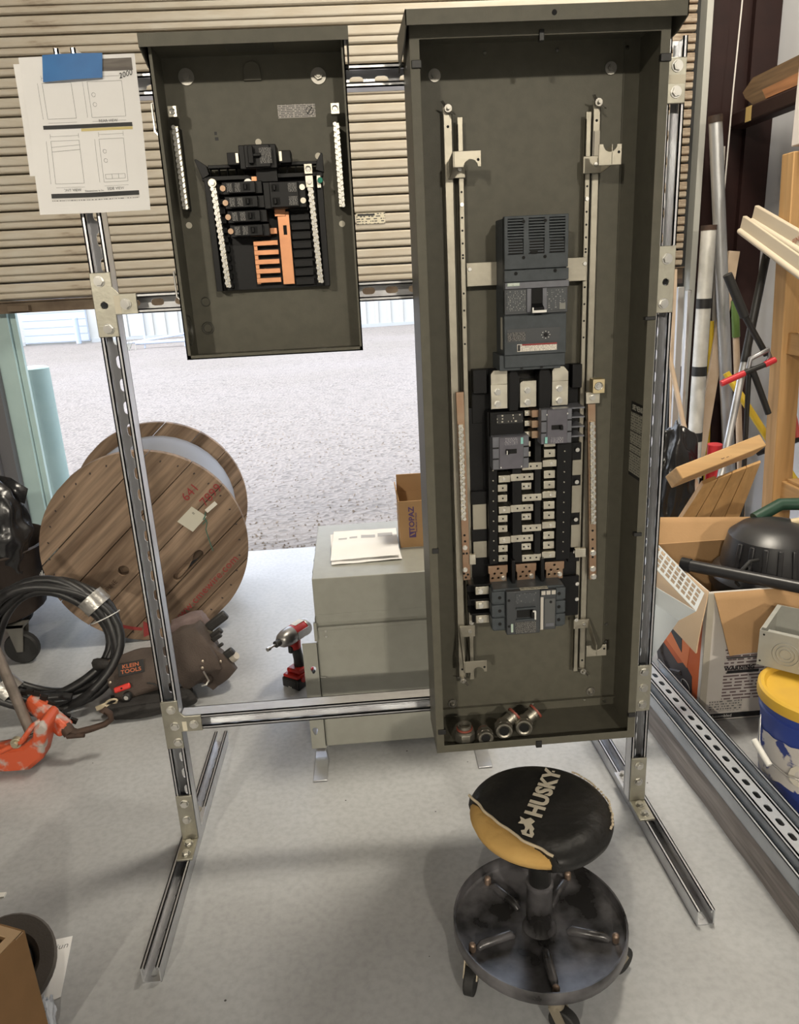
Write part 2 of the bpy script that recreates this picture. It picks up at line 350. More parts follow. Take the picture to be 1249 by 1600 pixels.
me = mb.mesh('slat', SLAT, ang=25)
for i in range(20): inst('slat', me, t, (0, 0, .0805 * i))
DBAR = mat('door_bar_brown', (.16, .12, .08), .5, .4, (.09, .06, .04), 8)
part('bottom_bar', MB().bx(-1.76, 1.705, -.02, .02, -.058, -.006).bx(-1.76, 1.705, -.04, .02, -.006, .0), DBAR, t)
part('bottom_seal', MB().bx(-1.17, 1.705, -.025, .015, -.082, -.058), mat('door_seal_brown', (.05, .035, .03), .7), t)
part('handle_plate', MB().bx(-1.66, -1.56, -.05, -.02, -.05, -.022), DBAR, t, .001)
part('label_plate', MB().bx(.06, .20, -.0105, -.0078, .275, .325), fineprint('door_label', (.6, .55, .42), lines=90, words=60), t)
part('label_header', MB().bx(.065, .15, -.0115, -.0106, .312, .321), BLACKINK, t)

# ---------------------------------------------------------------- outside
m, nt, b = nodes('pale_gravel'); N = nt.nodes; L = nt.links
tc = N.new('ShaderNodeTexCoord')
n1 = N.new('ShaderNodeTexNoise'); n1.inputs['Scale'].default_value = .25; n1.inputs['Detail'].default_value = 6; L.new(tc.outputs['Object'], n1.inputs['Vector'])
vo = N.new('ShaderNodeTexVoronoi'); vo.inputs['Scale'].default_value = 26; L.new(tc.outputs['Object'], vo.inputs['Vector'])
cr = N.new('ShaderNodeValToRGB'); cr.color_ramp.elements[0].position = .35; cr.color_ramp.elements[0].color = (.18, .165, .15, 1); cr.color_ramp.elements[1].position = .7; cr.color_ramp.elements[1].color = (.21, .195, .186, 1)
L.new(n1.outputs['Fac'], cr.inputs[0])
sc = N.new('ShaderNodeSeparateColor'); L.new(vo.outputs['Color'], sc.inputs[0])
g = N.new('ShaderNodeMapRange'); g.inputs['From Min'].default_value = 0; g.inputs['From Max'].default_value = .35; g.inputs['To Min'].default_value = .55; g.inputs['To Max'].default_value = 1; L.new(sc.outputs[0], g.inputs[0])
mx = N.new('ShaderNodeMix'); mx.data_type = 'RGBA'; mx.blend_type = 'MULTIPLY'; mx.inputs[0].default_value = .8; L.new(cr.outputs[0], mx.inputs[6]); L.new(g.outputs[0], mx.inputs[7]); L.new(mx.outputs[2], b.inputs['Base Color'])
bp = N.new('ShaderNodeBump'); bp.inputs['Strength'].default_value = .5; bp.inputs['Distance'].default_value = .03; L.new(vo.outputs['Distance'], bp.inputs['Height']); L.new(bp.outputs[0], b.inputs['Normal'])
b.inputs['Roughness'].default_value = .95; GRAV = m
mb = MB(); mb.grid(lambda u, v: (-40 + 80 * u, 4.02 + 46 * v, -.03 + .05 * noise.noise((u * 30, v * 20, 0)) * min(1, v * 8)), 60, 60)
struct('trim_9', mb, GRAV, 'pale sunlit gravel yard outside the open door', 'gravel yard')
mb = MB(); rnd = random.Random(3)
for i in range(2600):
    y = 4.06 + 5.0 * rnd.random() ** 1.7; x = -1.9 + 3.9 * rnd.random() - (y - 4) * .12; r = .004 + .008 * rnd.random(); a = rnd.random() * 6
    c = Vector((x, y, -.028)); q = [Vector((r * math.cos(a + k * 2.1), r * math.sin(a + k * 2.1), 0)) * (.7 + .5 * rnd.random()) for k in range(3)]
    mb.add([c + p for p in q] + [c + Vector((0, 0, r * .9)) + q[0] * .2], [(0, 1, 2), (0, 1, 3), (1, 2, 3), (2, 0, 3)])
solo('gravel_stones', mb, mat('gravel_stone', (.27, .235, .2), .95, 0, (.17, .145, .12), 3), 'loose gravel stones scattered just beyond the floor slab', 'gravel', kind='stuff')
t = T('steel_building', 'cream metal building with ribbed walls across the yard', 'building', (-4, 23.6, 0))
CREAM = mat('cream_sheet_metal', (.5, .5, .47), .5); CREAM2 = mat('white_overhead_door', (.5, .55, .62), .5)
part('wall', MB().bx(-30, 26, 23.6, 34, -.1, 5.2), CREAM, t)
mb = MB()
for i in range(150):
    x = -30 + i * .375
    if not (-9.75 < x < -7.75 or -6.65 < x < -6.1): mb.bx(x, x + .1, 23.56, 23.6, 0, 5.1)
part('wall_ribs', mb, CREAM, t, kind='stuff')
d = part('overhead_door', MB().bx(-9.68, -7.8, 23.54, 23.6, 0, 2.6), CREAM2, t)
mb = MB()
for i in range(12): mb.bx(-9.66, -7.82, 23.52, 23.54, .03 + i * .21, .215 + i * .21)
part('door_ribs', mb, CREAM2, d)
part('entrance_door', MB().bx(-6.6, -6.16, 23.55, 23.6, .06, 2.1), CREAM2, t, .01)
part('base_trim', MB().bx(-30, -9.7, 23.55, 23.6, -.05, .06).bx(-7.75, 26, 23.55, 23.6, -.05, .06), mat('base_flashing', (.42, .44, .44), .6), t)
POSTB = mat('blue_grey_post', (.42, .5, .6), .5)
for x, nm in ((-9.86, 'left'), (-7.98, 'right')):
    t = T('guard_post', 'slim blue grey guard post at the %s side of the far overhead door' % nm, 'post', (x, 23.1, -.03), group='guard posts at the far door', world=False)
    part('pipe', MB().cyl((0, 0, 0), (0, 0, .72), .075, n=12), POSTB, t); part('cap', MB().ball((0, 0, .72), .075, (1, 1, .5), 12, 6), POSTB, t)
t = T('bollard', 'thick pale green bollard standing just outside the door jamb', 'bollard', (-2.13, 5.25, -.03), world=False)
GRNP = mat('pale_green_paint', (.36, .5, .47), .45, 0, (.31, .44, .42), 4)
part('pipe', MB().cyl((0, 0, 0), (0, 0, .99), .087, n=28), GRNP, t); part('cap', MB().ball((0, 0, .99), .087, (1, 1, .22), 28, 6), GRNP, t)
t = T('pipe_gate', 'long pale pipe gate lying on the gravel across the yard', 'gate', (-4.8, 19.6, 0))
PG = mat('pale_gate_pipe', (.5, .56, .66), .5)
part('frame', MB().tube([(-5.7, 19.6, .12), (-3.6, 20, .34), (-.6, 20, .42)], .03).tube([(-5.4, 19.6, .12), (-.6, 19.7, .16)], .04), PG, t)
for x in (-5.2, -4.2, -3.2, -2.2): part('brace', MB().cyl((x, 19.65, -.02), (x, 19.8, .3), .02, n=6), PG, t)
SCRUB = mat('dry_scrub', (.36, .35, .3), .9)
for x, w, nm in ((-5.75, .42, 'left end'), (-3.75, .3, 'middle')):
    mb = MB(); rnd = random.Random(int(x * 10))
    for i in range(90):
        a = rnd.random() * 6.28; l = .12 + .22 * rnd.random(); p = Vector((x + rnd.gauss(0, w * .35), 19.3 + rnd.gauss(0, .1), -.02))
        mb.cyl(p, p + Vector((math.cos(a) * l * .6, .05, l)), .012, .004, n=3)
    solo('scrub_tuft', mb, SCRUB, 'dry scrub tuft at the %s of the far pipe gate' % nm, 'plant', 'scrub by the gate')

# ---------------------------------------------------------------- strut stand
def strut(L, pitch=.0508, sl=.0286, slotted=True, w=.0413):
    """channel along +z from 0 to L, open side towards -y (lips at y=0), back web at y=w"""
    h = w / 2; t = .0027; mb = MB()
    mb.bx(-h, -h + t, 0, w, 0, L).bx(h - t, h, 0, w, 0, L)
    for s in (-1, 1):
        a, b_ = sorted((s * h, s * .0113)); mb.bx(a, b_, 0, t, 0, L)
        a, b_ = sorted((s * .0113, s * .014)); mb.bx(a, b_, 0, .0075, 0, L)
    holes = []
    if slotted:
        z = pitch * .5
        while z < L - .02: holes.append(slot(0, z, .0143, sl, 5)); z += pitch
    mb.prism(rect(-h, h, 0, L), w - t, w, MXZ, holes)
    return mb
def xf(mb, M):
    mb.v = [tuple(M @ Vector(p)) for p in mb.v]; return mb
UPX = Matrix(((0, 0, 1, 0), (0, 1, 0, 0), (-1, 0, 0, 0), (0, 0, 0, 1)))       # local z -> world x, local x -> -z, open side still -y
FLO = Matrix(((1, 0, 0, 0), (0, 0, 1, 0), (0, -1, 0, 0), (0, 0, 0, 1)))       # local z -> world y, open side up
bm_ = MB(); bm_.cyl((0, 0, 0), (0, -.0022, 0), .0115, n=20).cyl((0, -.0022, 0), (0, -.0075, 0), .0098, .0092, n=6); bm_.cyl((0, -.0075, 0), (0, -.0082, 0), .0062, n=12)
BOLT = bm_.mesh('bolt', STEEL)
def brk_T(z0, z1, x0, x1, arm=None, holes=(), y=1.68, t=.0055):
    o = [(x0, z0), (x1, z0)]
    if arm: o += [(x1, arm[1]), (arm[0], arm[1]), (arm[0], arm[2]), (x1 + .012, arm[2]), (x1, arm[2] + .014)]
    o += [(x1, z1), (x0, z1)]
    return MB().prism(o, y - t, y, MXZ, [circ(a, c, .0072, 10) for a, c in holes])
rk = T('strut_stand', 'freestanding bolted stand of slotted galvanised strut holding the panels', 'stand', (.09, 1.7, 0))
for x0, zt in ((-.5138, 1.885), (.690, 1.868)):
    part('post', xf(strut(zt - .0415), Matrix.Translation((x0, 1.68, .0415))), GALV, rk)
for a, b_ in (((-.525, 1.29), (-.5135, 2.178)), ((.711, 1.304), (.691, 2.178))):
    d = Vector(b_) - Vector(a); an = math.atan2(d.x, d.y)
    mb = strut(d.length); xf(mb, Matrix.Translation((a[0], a[1], .0413)) @ Matrix.Rotation(-an, 4, 'Z') @ FLO)
    part('foot_rail', mb, GALV, rk)
for z, s in ((1.8185, True), (1.409, True), (.3925, True)):
    part('crossbar', xf(strut(1.158, slotted=s), Matrix.Translation((-.49, 1.68, z)) @ UPX), GALV, rk)
STK = fineprint('barcode_sticker', (.62, .57, .45), (.08, .06, .05), lines=3, words=700, dens=.45)
def bracket(mb, bolts, st=None):
    p = part('bracket', mb, GALV_W, rk, .0012)
    for x, z in bolts: inst('bolt', BOLT, p, (x, 1.6745, z), (0, random.random(), 0))
    if st: part('barcode_sticker', MB().bx(st[0], st[1], 1.6741, 1.6746, st[2], st[3]), STK, p)
bracket(brk_T(1.343, 1.474, -.5355, -.4925, (-.446, 1.388, 1.430), [(-.514, 1.408)]), [(-.5165, 1.457), (-.512, 1.360), (-.469, 1.409)], (-.4925, -.480, 1.391, 1.427))
bracket(brk_T(.324, .459, -.5345, -.4925, (-.440, 1e9, 1e9) if 0 else (-.440, .371, .414)), [(-.510, .436), (-.5065, .389), (-.5045, .343), (-.459, .391)], (-.488, -.477, .374, .400))
bracket(brk_T(1.745, 1.829, .6715, .7085), [(.689, 1.813), (.689, 1.766)], (.6735, .707, 1.781, 1.797))
bracket(brk_T(1.331, 1.471, .6705, .7090, None, [(.690, 1.396)]), [(.690, 1.444), (.687, 1.351)])
bracket(brk_T(.325, .458, .671, .7095), [(.690, .440), (.690, .394), (.689, .346)])
for x0 in (-.5138, .690):
    mb = MB(); mb.bx(x0 - .0205, x0 + .0205, 1.6745, 1.68, .047, .180).bx(x0 - .0205, x0 + .0205, 1.60, 1.68, .0415, .047)
    p = part('angle_bracket', mb, GALV_W, rk, .001)
    for z in (.158, .108): inst('bolt', BOLT, p, (x0, 1.6745, z), (0, z * 30, 0))
    for y in (1.657, 1.621): inst('bolt', BOLT, p, (x0, y, .047), (R(-90), 0, 0))
    mb = MB().bx(x0 - .0205, x0 + .0205, 1.7213, 1.727, .047, .12).bx(x0 - .0205, x0 + .0205, 1.7213, 1.80, .0415, .047)
    p = part('angle_bracket', mb, GALV, rk, .001)
    inst('bolt', BOLT, p, (x0, 1.757, .047), (R(-90), 0, 0)); inst('bolt', BOLT, p, (x0, 1.786, .047), (R(-90), 0, 0))

# ---------------------------------------------------------------- small shared hardware meshes (front faces -y, base at y=0)
SCRM = MB().cyl((0, 0, 0), (0, -.003, 0), .0045, .004, n=10).bx(-.0035, .0035, -.0034, -.003, -.0006, .0006).mesh('screw', STEEL)
HEXM = MB().cyl((0, 0, 0), (0, -.0018, 0), .0095, n=16).cyl((0, -.0018, 0), (0, -.0075, 0), .008, n=6).mesh('hex_bolt', STEEL)
DOTM = MB().cyl((0, 0, 0), (0, -.0006, 0), .0028, n=8).mesh('hole', DARK)
WASH = MB().cyl((0, 0, 0), (0, -.003, 0), .0155, .015, n=24).cyl((0, -.003, 0), (0, -.0095, 0), .0085, .008, n=6).cyl((0, -.0095, 0), (0, -.0125, 0), .0042, n=8).mesh('washer_bolt', ZINC)
def lugblock(x, z, s, y0, y1, parent, mt, name='lug'):
    """set-screw lug: block with a round screw well in its face"""
    mb = MB().prism(rect(x - s / 2, x + s / 2, z - s * .58, z + s * .58), y0, y1, MXZ, [circ(x, z, s * .34, 14)])
    o = part(name, mb, mt, parent, .0007)
    part('set_screw', MB().lathe([(.0001, 0), (s * .13, 0), (s * .15, -.0016), (s * .3, -.0016), (s * .33, .001), (s * .33, .004)], 14, Matrix.Translation((x, y0 + .004, z)) @ Matrix.Rotation(R(-90), 4, 'X') @ Matrix.Diagonal((1, 1, -1, 1))), STEEL, o)
    return o
def termbar(x0, z0, x1, z1, y, n, parent, mt, w=.0115, name='terminal_bar', screws=True):
    """bar with a double row of clamp screws running from (x0,z0) to (x1,z1)"""
    a = Vector((x0, y, z0)); b_ = Vector((x1, y, z1)); d = (b_ - a).normalized(); q = Vector((-d.z, 0, d.x))
    o = part(name, MB().bar(a, b_, w, .010, up=(0, 1, 0)), mt, parent, .0006)
    if screws:
        for i in range(n):
            p = a + (b_ - a) * ((i + .5) / n) + q * (.0024 if i % 2 else -.0024)
            inst('screw', SCRM, o, (p.x, y - .005, p.z), (0, i * 1.3, 0), (.92, 1.2, .92))
    return o
def foil(a, name='print'): pass

# ---------------------------------------------------------------- small load centre on the left
lc = T('load_centre', 'smaller open grey breaker panel mounted left on the strut stand', 'breaker panel', (-.155, 1.62, 1.295))
X0, X1, Z0, Z1, YF, YB = -.335, .021, 1.296, 1.862, 1.57, 1.6735
t_ = .0025
mb = MB().bx(X0, X1, YB, YB + t_, Z0, Z1)
part('back_panel', mb, PAINT, lc)
mb = MB().bx(X0, X0 + t_, YF, YB, Z0, Z1).bx(X1 - t_, X1, YF, YB, Z0, Z1).bx(X0, X1, YF, YB, Z0, Z0 + t_).bx(X0, X1, YF, YB, Z1 - t_, Z1)
mb.bx(X0, X0 + .008, YF, YF + .0015, Z0, Z1).bx(X1 - .006, X1, YF, YF + .0015, Z0, Z1).bx(X0, X1, YF, YF + .0015, Z0, Z0 + .008)
part('side_frame', mb, PAINT, lc)
lid = MB().prism([(1.545, 1.8465), (1.547, 1.8465), (1.547, 1.866), (1.68, 1.872), (1.68, 1.874), (1.545, 1.868)], X0 - .006, X1 + .006, MYZ)
for s in (X0 - .008, X1 + .006): lid.prism([(1.545, 1.8465), (1.60, 1.826), (1.676, 1.826), (1.676, 1.872), (1.545, 1.868)], s, s + .002, MYZ)
part('rain_lid', lid, PAINT, lc)
for x, z in ((-.288, 1.826), (-.032, 1.819)): inst('washer_bolt', WASH, lc, (x, YB, z))
part('hub_boss', MB().prism(circ(-.160, 1.832, .016, 16, 0, 180) + [(-.177, 1.815), (-.143, 1.815)], YB - .006, YB, MXZ), PAINT, lc, .001)
part('closure_plate', MB().bx(-.20, -.11, 1.585, 1.64, Z1 - .005, Z1 - .0026), PAINT_D, lc, .001)
for x, z in ((-.161, 1.706), (-.044, 1.676), (-.041, 1.625), (-.318, 1.557), (-.005, 1.546)):
    part('knockout_hole', MB().cyl((x, YB - .0004, z), (x, YB + .0001, z), .0062, n=18), mat('lit_hole', (.62, .58, .48), .7) if 'lit_hole' not in MATS else MATS['lit_hole'], lc)
def rings(name, c, rs, ax, parent, mt=None, tw=.0012):
    for r in rs:
        pts = [(c[0] + r * math.cos(a), c[1], c[2] + r * math.sin(a)) if ax == 'y' else ((c[0], c[1] + r * math.cos(a), c[2] + r * math.sin(a)) if ax == 'x' else (c[0] + r * math.cos(a), c[1] + r * math.sin(a), c[2])) for a in [i * math.pi / 14 for i in range(28)]]
        part(name, MB().tube(pts, tw, 5, True), mt or PAINT_D, parent)
rings('knockout_ring', (-.305, YB, 1.351), (.0125, .009), 'y', lc)
rings('knockout_ring', (-.303, YB, 1.405), (.009,), 'y', lc)
rings('knockout_ring', (X0 + .003, 1.615, 1.352), (.030, .021, .012), 'x', lc)
for x in (-.26, -.16, -.06): rings('knockout_ring', (x, 1.62, Z0 + .003), (.022, .014), 'z', lc)
part('warning_label', MB().bx(-.117, -.043, YB - .0008, YB, 1.747, 1.771), fineprint('warning_print', (.42, .39, .36), lines=320, words=260, dens=.55), lc)
part('label_emblem', MB().tube([(-.054 + .007 * math.cos(i * .4), YB - .001, 1.759 + .007 * math.sin(i * .4)) for i in range(16)], .0006, 4, True).cyl((-.058, YB - .001, 1.754), (-.049, YB - .001, 1.765), .0008, n=4), BLACKINK, lc)
part('inspection_stamp', MB().bx(-.246, -.241, YB - .0004, YB, 1.722, 1.728).bx(-.246, -.239, YB - .0004, YB, 1.712, 1.718), BLACKINK, lc)
for zz in (1.739, 1.439):   # wire hinges on the left side
    part('hinge_wire', MB().tube([(X0, 1.6, zz + .03), (X0 - .010, 1.598, zz + .028), (X0 - .010, 1.598, zz - .02), (X0, 1.597, zz - .03)], .0022, 6), STEEL, lc)
for x, z0, z1, zl, nm in ((-.313, 1.733, 1.584, 1.757, 'left'), (-.0035, 1.727, 1.575, 1.751, 'right')):
    part('bar_standoff', MB().bx(x - .004, x + .004, 1.637, YB, z1, z0), BLK, lc)
    termbar(x, z0, x + .0012, z1, 1.632, 30, lc, ALU, name='ground_bar')
    lugblock(x, zl, .0165, 1.621, 1.642, lc, ALU)
# breaker assembly
ax0, ax1 = -.270, -.038
mb = MB().bx(ax0, ax1, 1.652, 1.668, 1.425, 1.640).bx(ax0, ax0 + .012, 1.63, 1.652, 1.425, 1.64).bx(ax1 - .012, ax1, 1.63, 1.652, 1.425, 1.64)
mb.bx(ax0 - .004, ax1 + .002, 1.632, 1.655, 1.634, 1.642).bx(ax0 + .01, ax1 - .006, 1.632, 1.655, 1.656, 1.662)
for i in range(13): mb.bx(ax0 + .012 + i * .0168, ax0 + .0135 + i * .0168, 1.634, 1.655, 1.642, 1.657)
mb.prism([(-.284, 1.672), (-.281, 1.674), (-.262, 1.661), (-.258, 1.645), (-.272, 1.638)], 1.628, 1.645, MXZ).prism([(-.046, 1.662), (-.037, 1.676), (-.034, 1.674), (-.034, 1.64), (-.05, 1.645)], 1.628, 1.645, MXZ)
pan = part('breaker_base', mb, BLK, lc, .0008)
mb = MB()
for i in range(11): mb.bx(-.108, -.07, 1.640, 1.652, 1.430 + i * .0178, 1.442 + i * .0178).bx(-.245, -.236, 1.636, 1.652, 1.43 + i * .0178, 1.44 + i * .0178)
part('stab_carrier', mb, BLK2, lc, .0006, kind='stuff')
termbar(-.2515, 1.620, -.2435, 1.432, 1.624, 34, lc, ALU, .010, 'neutral_bar'); lk = part('neutral_lug', MB().cyl((-.2525, 1.628, 1.628), (-.2525, 1.616, 1.628), .0085, n=16), ALU, lc, .0006); inst('hex_bolt', HEXM, lk, (-.2525, 1.616, 1.628), (0, .2, 0), (.6, .5, .6))
termbar(-.0625, 1.612, -.0560, 1.432, 1.624, 34, lc, ALU, .010, 'neutral_bar'); lugblock(-.0635, 1.645, .0155, 1.608, 1.632, lc, ALU, 'neutral_lug')
lk = part('neutral_strap', MB().bx(-.071, -.056, 1.615, 1.632, 1.612, 1.634), ALU, lc, .0006); inst('hex_bolt', HEXM, lk, (-.0635, 1.615, 1.622), (0, .2, 0), (.55, .6, .55))
lk = part('bonding_plate', MB().bx(-.049, -.041, 1.620, 1.632, 1.611, 1.634), ALU, lc, .0006)
part('bonding_screw', MB().cyl((-.042, 1.62, 1.624), (-.042, 1.609, 1.624), .0058, .0052, n=12), mat('green_screw', (.01, .12, .08), .35, .6), lc, label='green bonding screw')
part('copper_bus', MB().bx(-.134, -.110, 1.636, 1.642, 1.432, 1.572).bx(-.139, -.117, 1.634, 1.64, 1.563, 1.576), COPPER, lc, .0008)
mb = MB(); 
for i in range(5): mb.bx(-.187, -.137, 1.632, 1.64, 1.437 + i * .0180, 1.447 + i * .0180)
mb.bx(-.187, -.179, 1.634, 1.642, 1.435, 1.52).bx(-.160, -.136, 1.628, 1.636, 1.53, 1.542)
part('copper_bus', mb, COPPER, lc, .0008)
mb = MB().bx(-.124, -.117, 1.6355, 1.6362, 1.528, 1.546)
part('bus_slot', mb, DARK, lc)
for x in (-.184, -.139): part('bus_post', MB().cyl((x, 1.655, 1.626), (x, 1.624, 1.626), .0082, n=14), STEEL, lc)
for x in (-.172, -.140): part('bus_tab', MB().bx(x - .005, x + .005, 1.63, 1.65, 1.628, 1.638), COPPER, lc)
def breaker(name, x0, x1, z0, z1, y0, parent, tw, toff, lab, screw=None, poles=1):
    """plug-on breaker lying sideways: stepped body, toggle, printed labels"""
    w = x1 - x0; mb = MB().bx(x0, x1, y0 + .010, 1.65, z0, z1)
    s = 1 if tw > 0 else -1
    a = x0 + w * .04; c = x1 - w * .04; mb.bx(a + w * .12, c - w * .12, y0, y0 + .012, z0 + .0012, z1 - .0012)
    o = part(name, mb, BLK, parent, .0012)
    for k in range(poles):
        zz = z0 + (z1 - z0) * (k + .5) / poles; h = (z1 - z0) / poles
        tx = x0 + w * toff
        part('toggle_slot', MB().bx(tx - w * .09, tx + w * .09, y0 - .0006, y0 + .001, zz - h * .28, zz + h * .28), DARK, o)
        part('toggle', MB().bx(tx - w * .045, tx + w * .01, y0 - .007, y0 + .002, zz - h * .2, zz + h * .2), BLK2, o, .0008)
        for lx, lw in lab: part('rating_label', MB().bx(x0 + w * (lx - lw / 2), x0 + w * (lx + lw / 2), y0 - .0005, y0 + .0005, zz - h * .33, zz + h * .33), PRB, o)
        if screw:
            part('terminal_screw', MB().cyl((x0 + w * screw, y0 + .014, zz), (x0 + w * screw, y0 + .006, zz), .0055, n=12), ALU if screw > .5 else COPPER_D, o)
    return o
PRB = fineprint('breaker_print', (.03, .03, .03), (.3, .29, .27), lines=420, words=500, dens=.5)
breaker('main_breaker', -.193, -.122, 1.648, 1.690, 1.588, lc, 1, .36, [(.72, .32)], poles=1)
part('main_toggle', MB().bx(-.174, -.164, 1.576, 1.59, 1.655, 1.685).bx(-.174, -.150, 1.578, 1.59, 1.667, 1.672), BLK2, lc, .001)
for x in (-.206, -.106):
    o = part('main_lug', MB().bx(x - .011, x + .011, 1.604, 1.65, 1.657, 1.679), BLK2, lc, .001)
    part('lug_face', MB().bx(x - (.011 if x > -.15 else -.006), x - (.006 if x > -.15 else -.011), 1.601, 1.605, 1.660, 1.677), ALU, o)
part('main_bracket', MB().bx(-.165, -.125, 1.612, 1.65, 1.626, 1.65), BLK2, lc)
for i in range(4):
    x = -.233 + .0022 * i
    breaker('branch_breaker', x, x + .0775, 1.6045 - i * .0262, 1.6275 - i * .0262, 1.596, lc, 1, .62, [(.2, .13), (.4, .13)], screw=.02)
breaker('two_pole_breaker', -.154, -.072, 1.5755, 1.624, 1.594, lc, -1, .30, [(.70, .2)], screw=.93, poles=2)

# ---------------------------------------------------------------- large panelboard on the right
pb = T('panelboard', 'tall open grey panelboard mounted right on the strut stand', 'breaker panel', (.375, 1.6, .35))
X0, X1, Z0, Z1, YF, YB = .1365, .614, .352, 1.868, 1.53, 1.6735
part('back_panel', MB().bx(X0, X1, YB, YB + t_, Z0, Z1), PAINT, pb)
fl = .018
mb = MB().bx(X0, X0 + t_, YF, YB, Z0, Z1).bx(X1 - t_, X1, YF, YB, Z0, Z1).bx(X0, X1, YF, YB, Z0, Z0 + t_).bx(X0, X1, YF, YB, Z1 - t_, Z1)
part('side_frame', mb, PAINT, pb)
part('front_flange', MB().prism(rect(X0, X1, Z0, Z1), YF - .002, YF, MXZ, [rect(X0 + fl, X1 - fl, Z0 + .019, Z1 - .03)]), PAINT, pb, .0006)
lid = MB().prism([(1.487, 1.8495), (1.489, 1.8495), (1.489, 1.871), (1.69, 1.880), (1.69, 1.8825), (1.487, 1.8735)], .1275, .6275, MYZ)
for s in (.1275, .6255): lid.prism([(1.487, 1.8495), (1.53, 1.835), (1.69, 1.822), (1.69, 1.882), (1.487, 1.8735)], s, s + .002, MYZ)
o = part('rain_lid', lid, PAINT, pb)
part('lid_hole', MB().cyl((.388, 1.4865, 1.861), (.388, 1.488, 1.861), .0046, n=16), DARK, o)
mb = MB().bx(X0 + .02, X1 - .06, YB - .004, YB, 1.835, 1.838)
part('stiffener_rib', MB().bx(X0 + t_, X1 - t_, YB - .010, YB, Z0 + .028, Z0 + .030).bx(.578, .58, YB - .003, YB, Z0, Z1).bx(X0 + t_, X1 - t_, 1.60, 1.602, Z1 - .014, Z1 - .0026), PAINT, pb)
for x, z in ((.197, 1.812), (.552, 1.813)): inst('washer_bolt', WASH, pb, (x, YB, z), (0, .3, 0), (.8, 1, .8))
for x, z in ((.194, .394), (.550, .398)): inst('washer_bolt', WASH, pb, (x, YB, z), (0, .9, 0), (.75, 1.4, .75))
for x, z in ((.298, 1.848), (.443, 1.848), (.585, 1.848), (.40, .375), (.535, .375)): inst('screw', SCRM, pb, (x, YB, z), scale=(.8, 1, .8))
for x, z in ((.585, .585), (.585, .535), (.588, .365)): inst('screw', SCRM, pb, (x, YB, z))
TAPE = mat('black_tape', (.012, .012, .012), .5)
def clip(x0, x1, z0, z1): part('foam_clip', MB().bx(x0, x1, YF - .006, YF + .006, z0, z1), TAPE, pb, .001)
for c in ((.139, .157, 1.792, 1.805), (.596, .616, 1.788, 1.801), (.371, .380, 1.828, 1.846), (.143, .157, .859, .870), (.588, .606, .867, .875), (.590, .612, 1.328, 1.335), (.141, .159, .404, .416), (.596, .613, .410, .421), (.374, .388, .347, .364)): clip(*c)
# corner rails
for s, xa, xb, xc, xd in ((1, .209, .2275, .2365, .248), (-1, .512, .528, .497, .508)):
    part('mounting_rail', MB().bx(xa, xb, 1.652, 1.656, .468, 1.753).bx(xa, xa + .0025, 1.652, YB, .468, 1.74).bx(xb - .0025, xb, 1.652, YB, .468, 1.74), RAILM, pb, .0008)
    o = part('mounting_rail', MB().bx(xc, xd, 1.648, 1.655, .472, 1.732).bx(xc, xc + .0025, 1.648, YB, .48, 1.72).bx(xd - .002, xd, 1.648, YB, .48, 1.72), RAILM, pb, .0008)
    for z in (1.594, 1.545, 1.52, 1.495, 1.472, 1.466, 1.395, 1.36, 1.325, 1.29): inst('hole', DOTM, o, ((xc + xd) / 2, 1.648, z), scale=(.8, 1, .8))
    inst('screw', SCRM, o, ((xc + xd) / 2, 1.648, 1.57))
    xm = (xa + xb) / 2
    inst('hole', DOTM, pb, (xm, 1.652, 1.716)); inst('hole', DOTM, pb, (xm, 1.652, .50))
    for z in (1.747, .475):   # wing nuts on studs
        w = MB().cyl((xm, 1.652, z), (xm, 1.632, z), .0035, n=8).cyl((xm, 1.652, z), (xm, 1.640, z), .0075, n=10)
        for k in (-1, 1): w.bar((xm + k * .004, 1.645, z - k * .004), (xm + k * .012, 1.636, z - k * .012), .006, .002)
        part('wing_nut', w, ZINC, pb)
def hook(x0, x1, z0, z1, up, base, armx, bz):
    xc = (x0 + x1) / 2 + (.006 if up is False else 0); r = .0135; w = x1 - x0
    if up: o = [(x0, z0), (x1, z0), (x1, z1)] + [(p[0], p[1]) for p in circ(xc, z1, r, 12, 0, -180)] + [(x0, z1)]
    else: o = [(x0, z0)] + [(p[0], p[1]) for p in circ(xc, z0, r, 12, 180, 0)] + [(x1, z0), (x1, z1), (x0, z1)]
    mb = MB().prism(o, 1.580, 1.5825, MXZ)
    mb.prism([(1.580, z0), (1.580, z1), (1.648, bz[1]), (1.648, bz[0])], armx, armx + .0025, MYZ)
    mb.bx(base[0], base[1], 1.6435, 1.648, bz[0], bz[1])
    q = part('support_hook', mb, RAILM, pb, .0008)
    inst('hole', DOTM, q, (x1 - .006, 1.580, (z0 + z1) / 2 + (-.002 if not up else .004))); inst('screw', SCRM, q, ((base[0] + base[1]) / 2 + .006, 1.6435, sum(bz) / 2))
hook(.219, .272, 1.632, 1.661, False, (.215, .250), .2165, (1.620, 1.652))
hook(.503, .549, 1.624, 1.662, True, (.492, .531), .5285, (1.618, 1.650))
hook(.215, .268, .530, .560, False, (.213, .251), .2125, (.592, .622))
hook(.507, .556, .549, .578, True, (.494, .533), .5305, (.592, .616))
part('rail_label', MB().bx(.513, .527, 1.6508, 1.6518, 1.645, 1.697), fineprint('rail_print', (.5, .46, .38), lines=60, axis=0, words=300), pb)

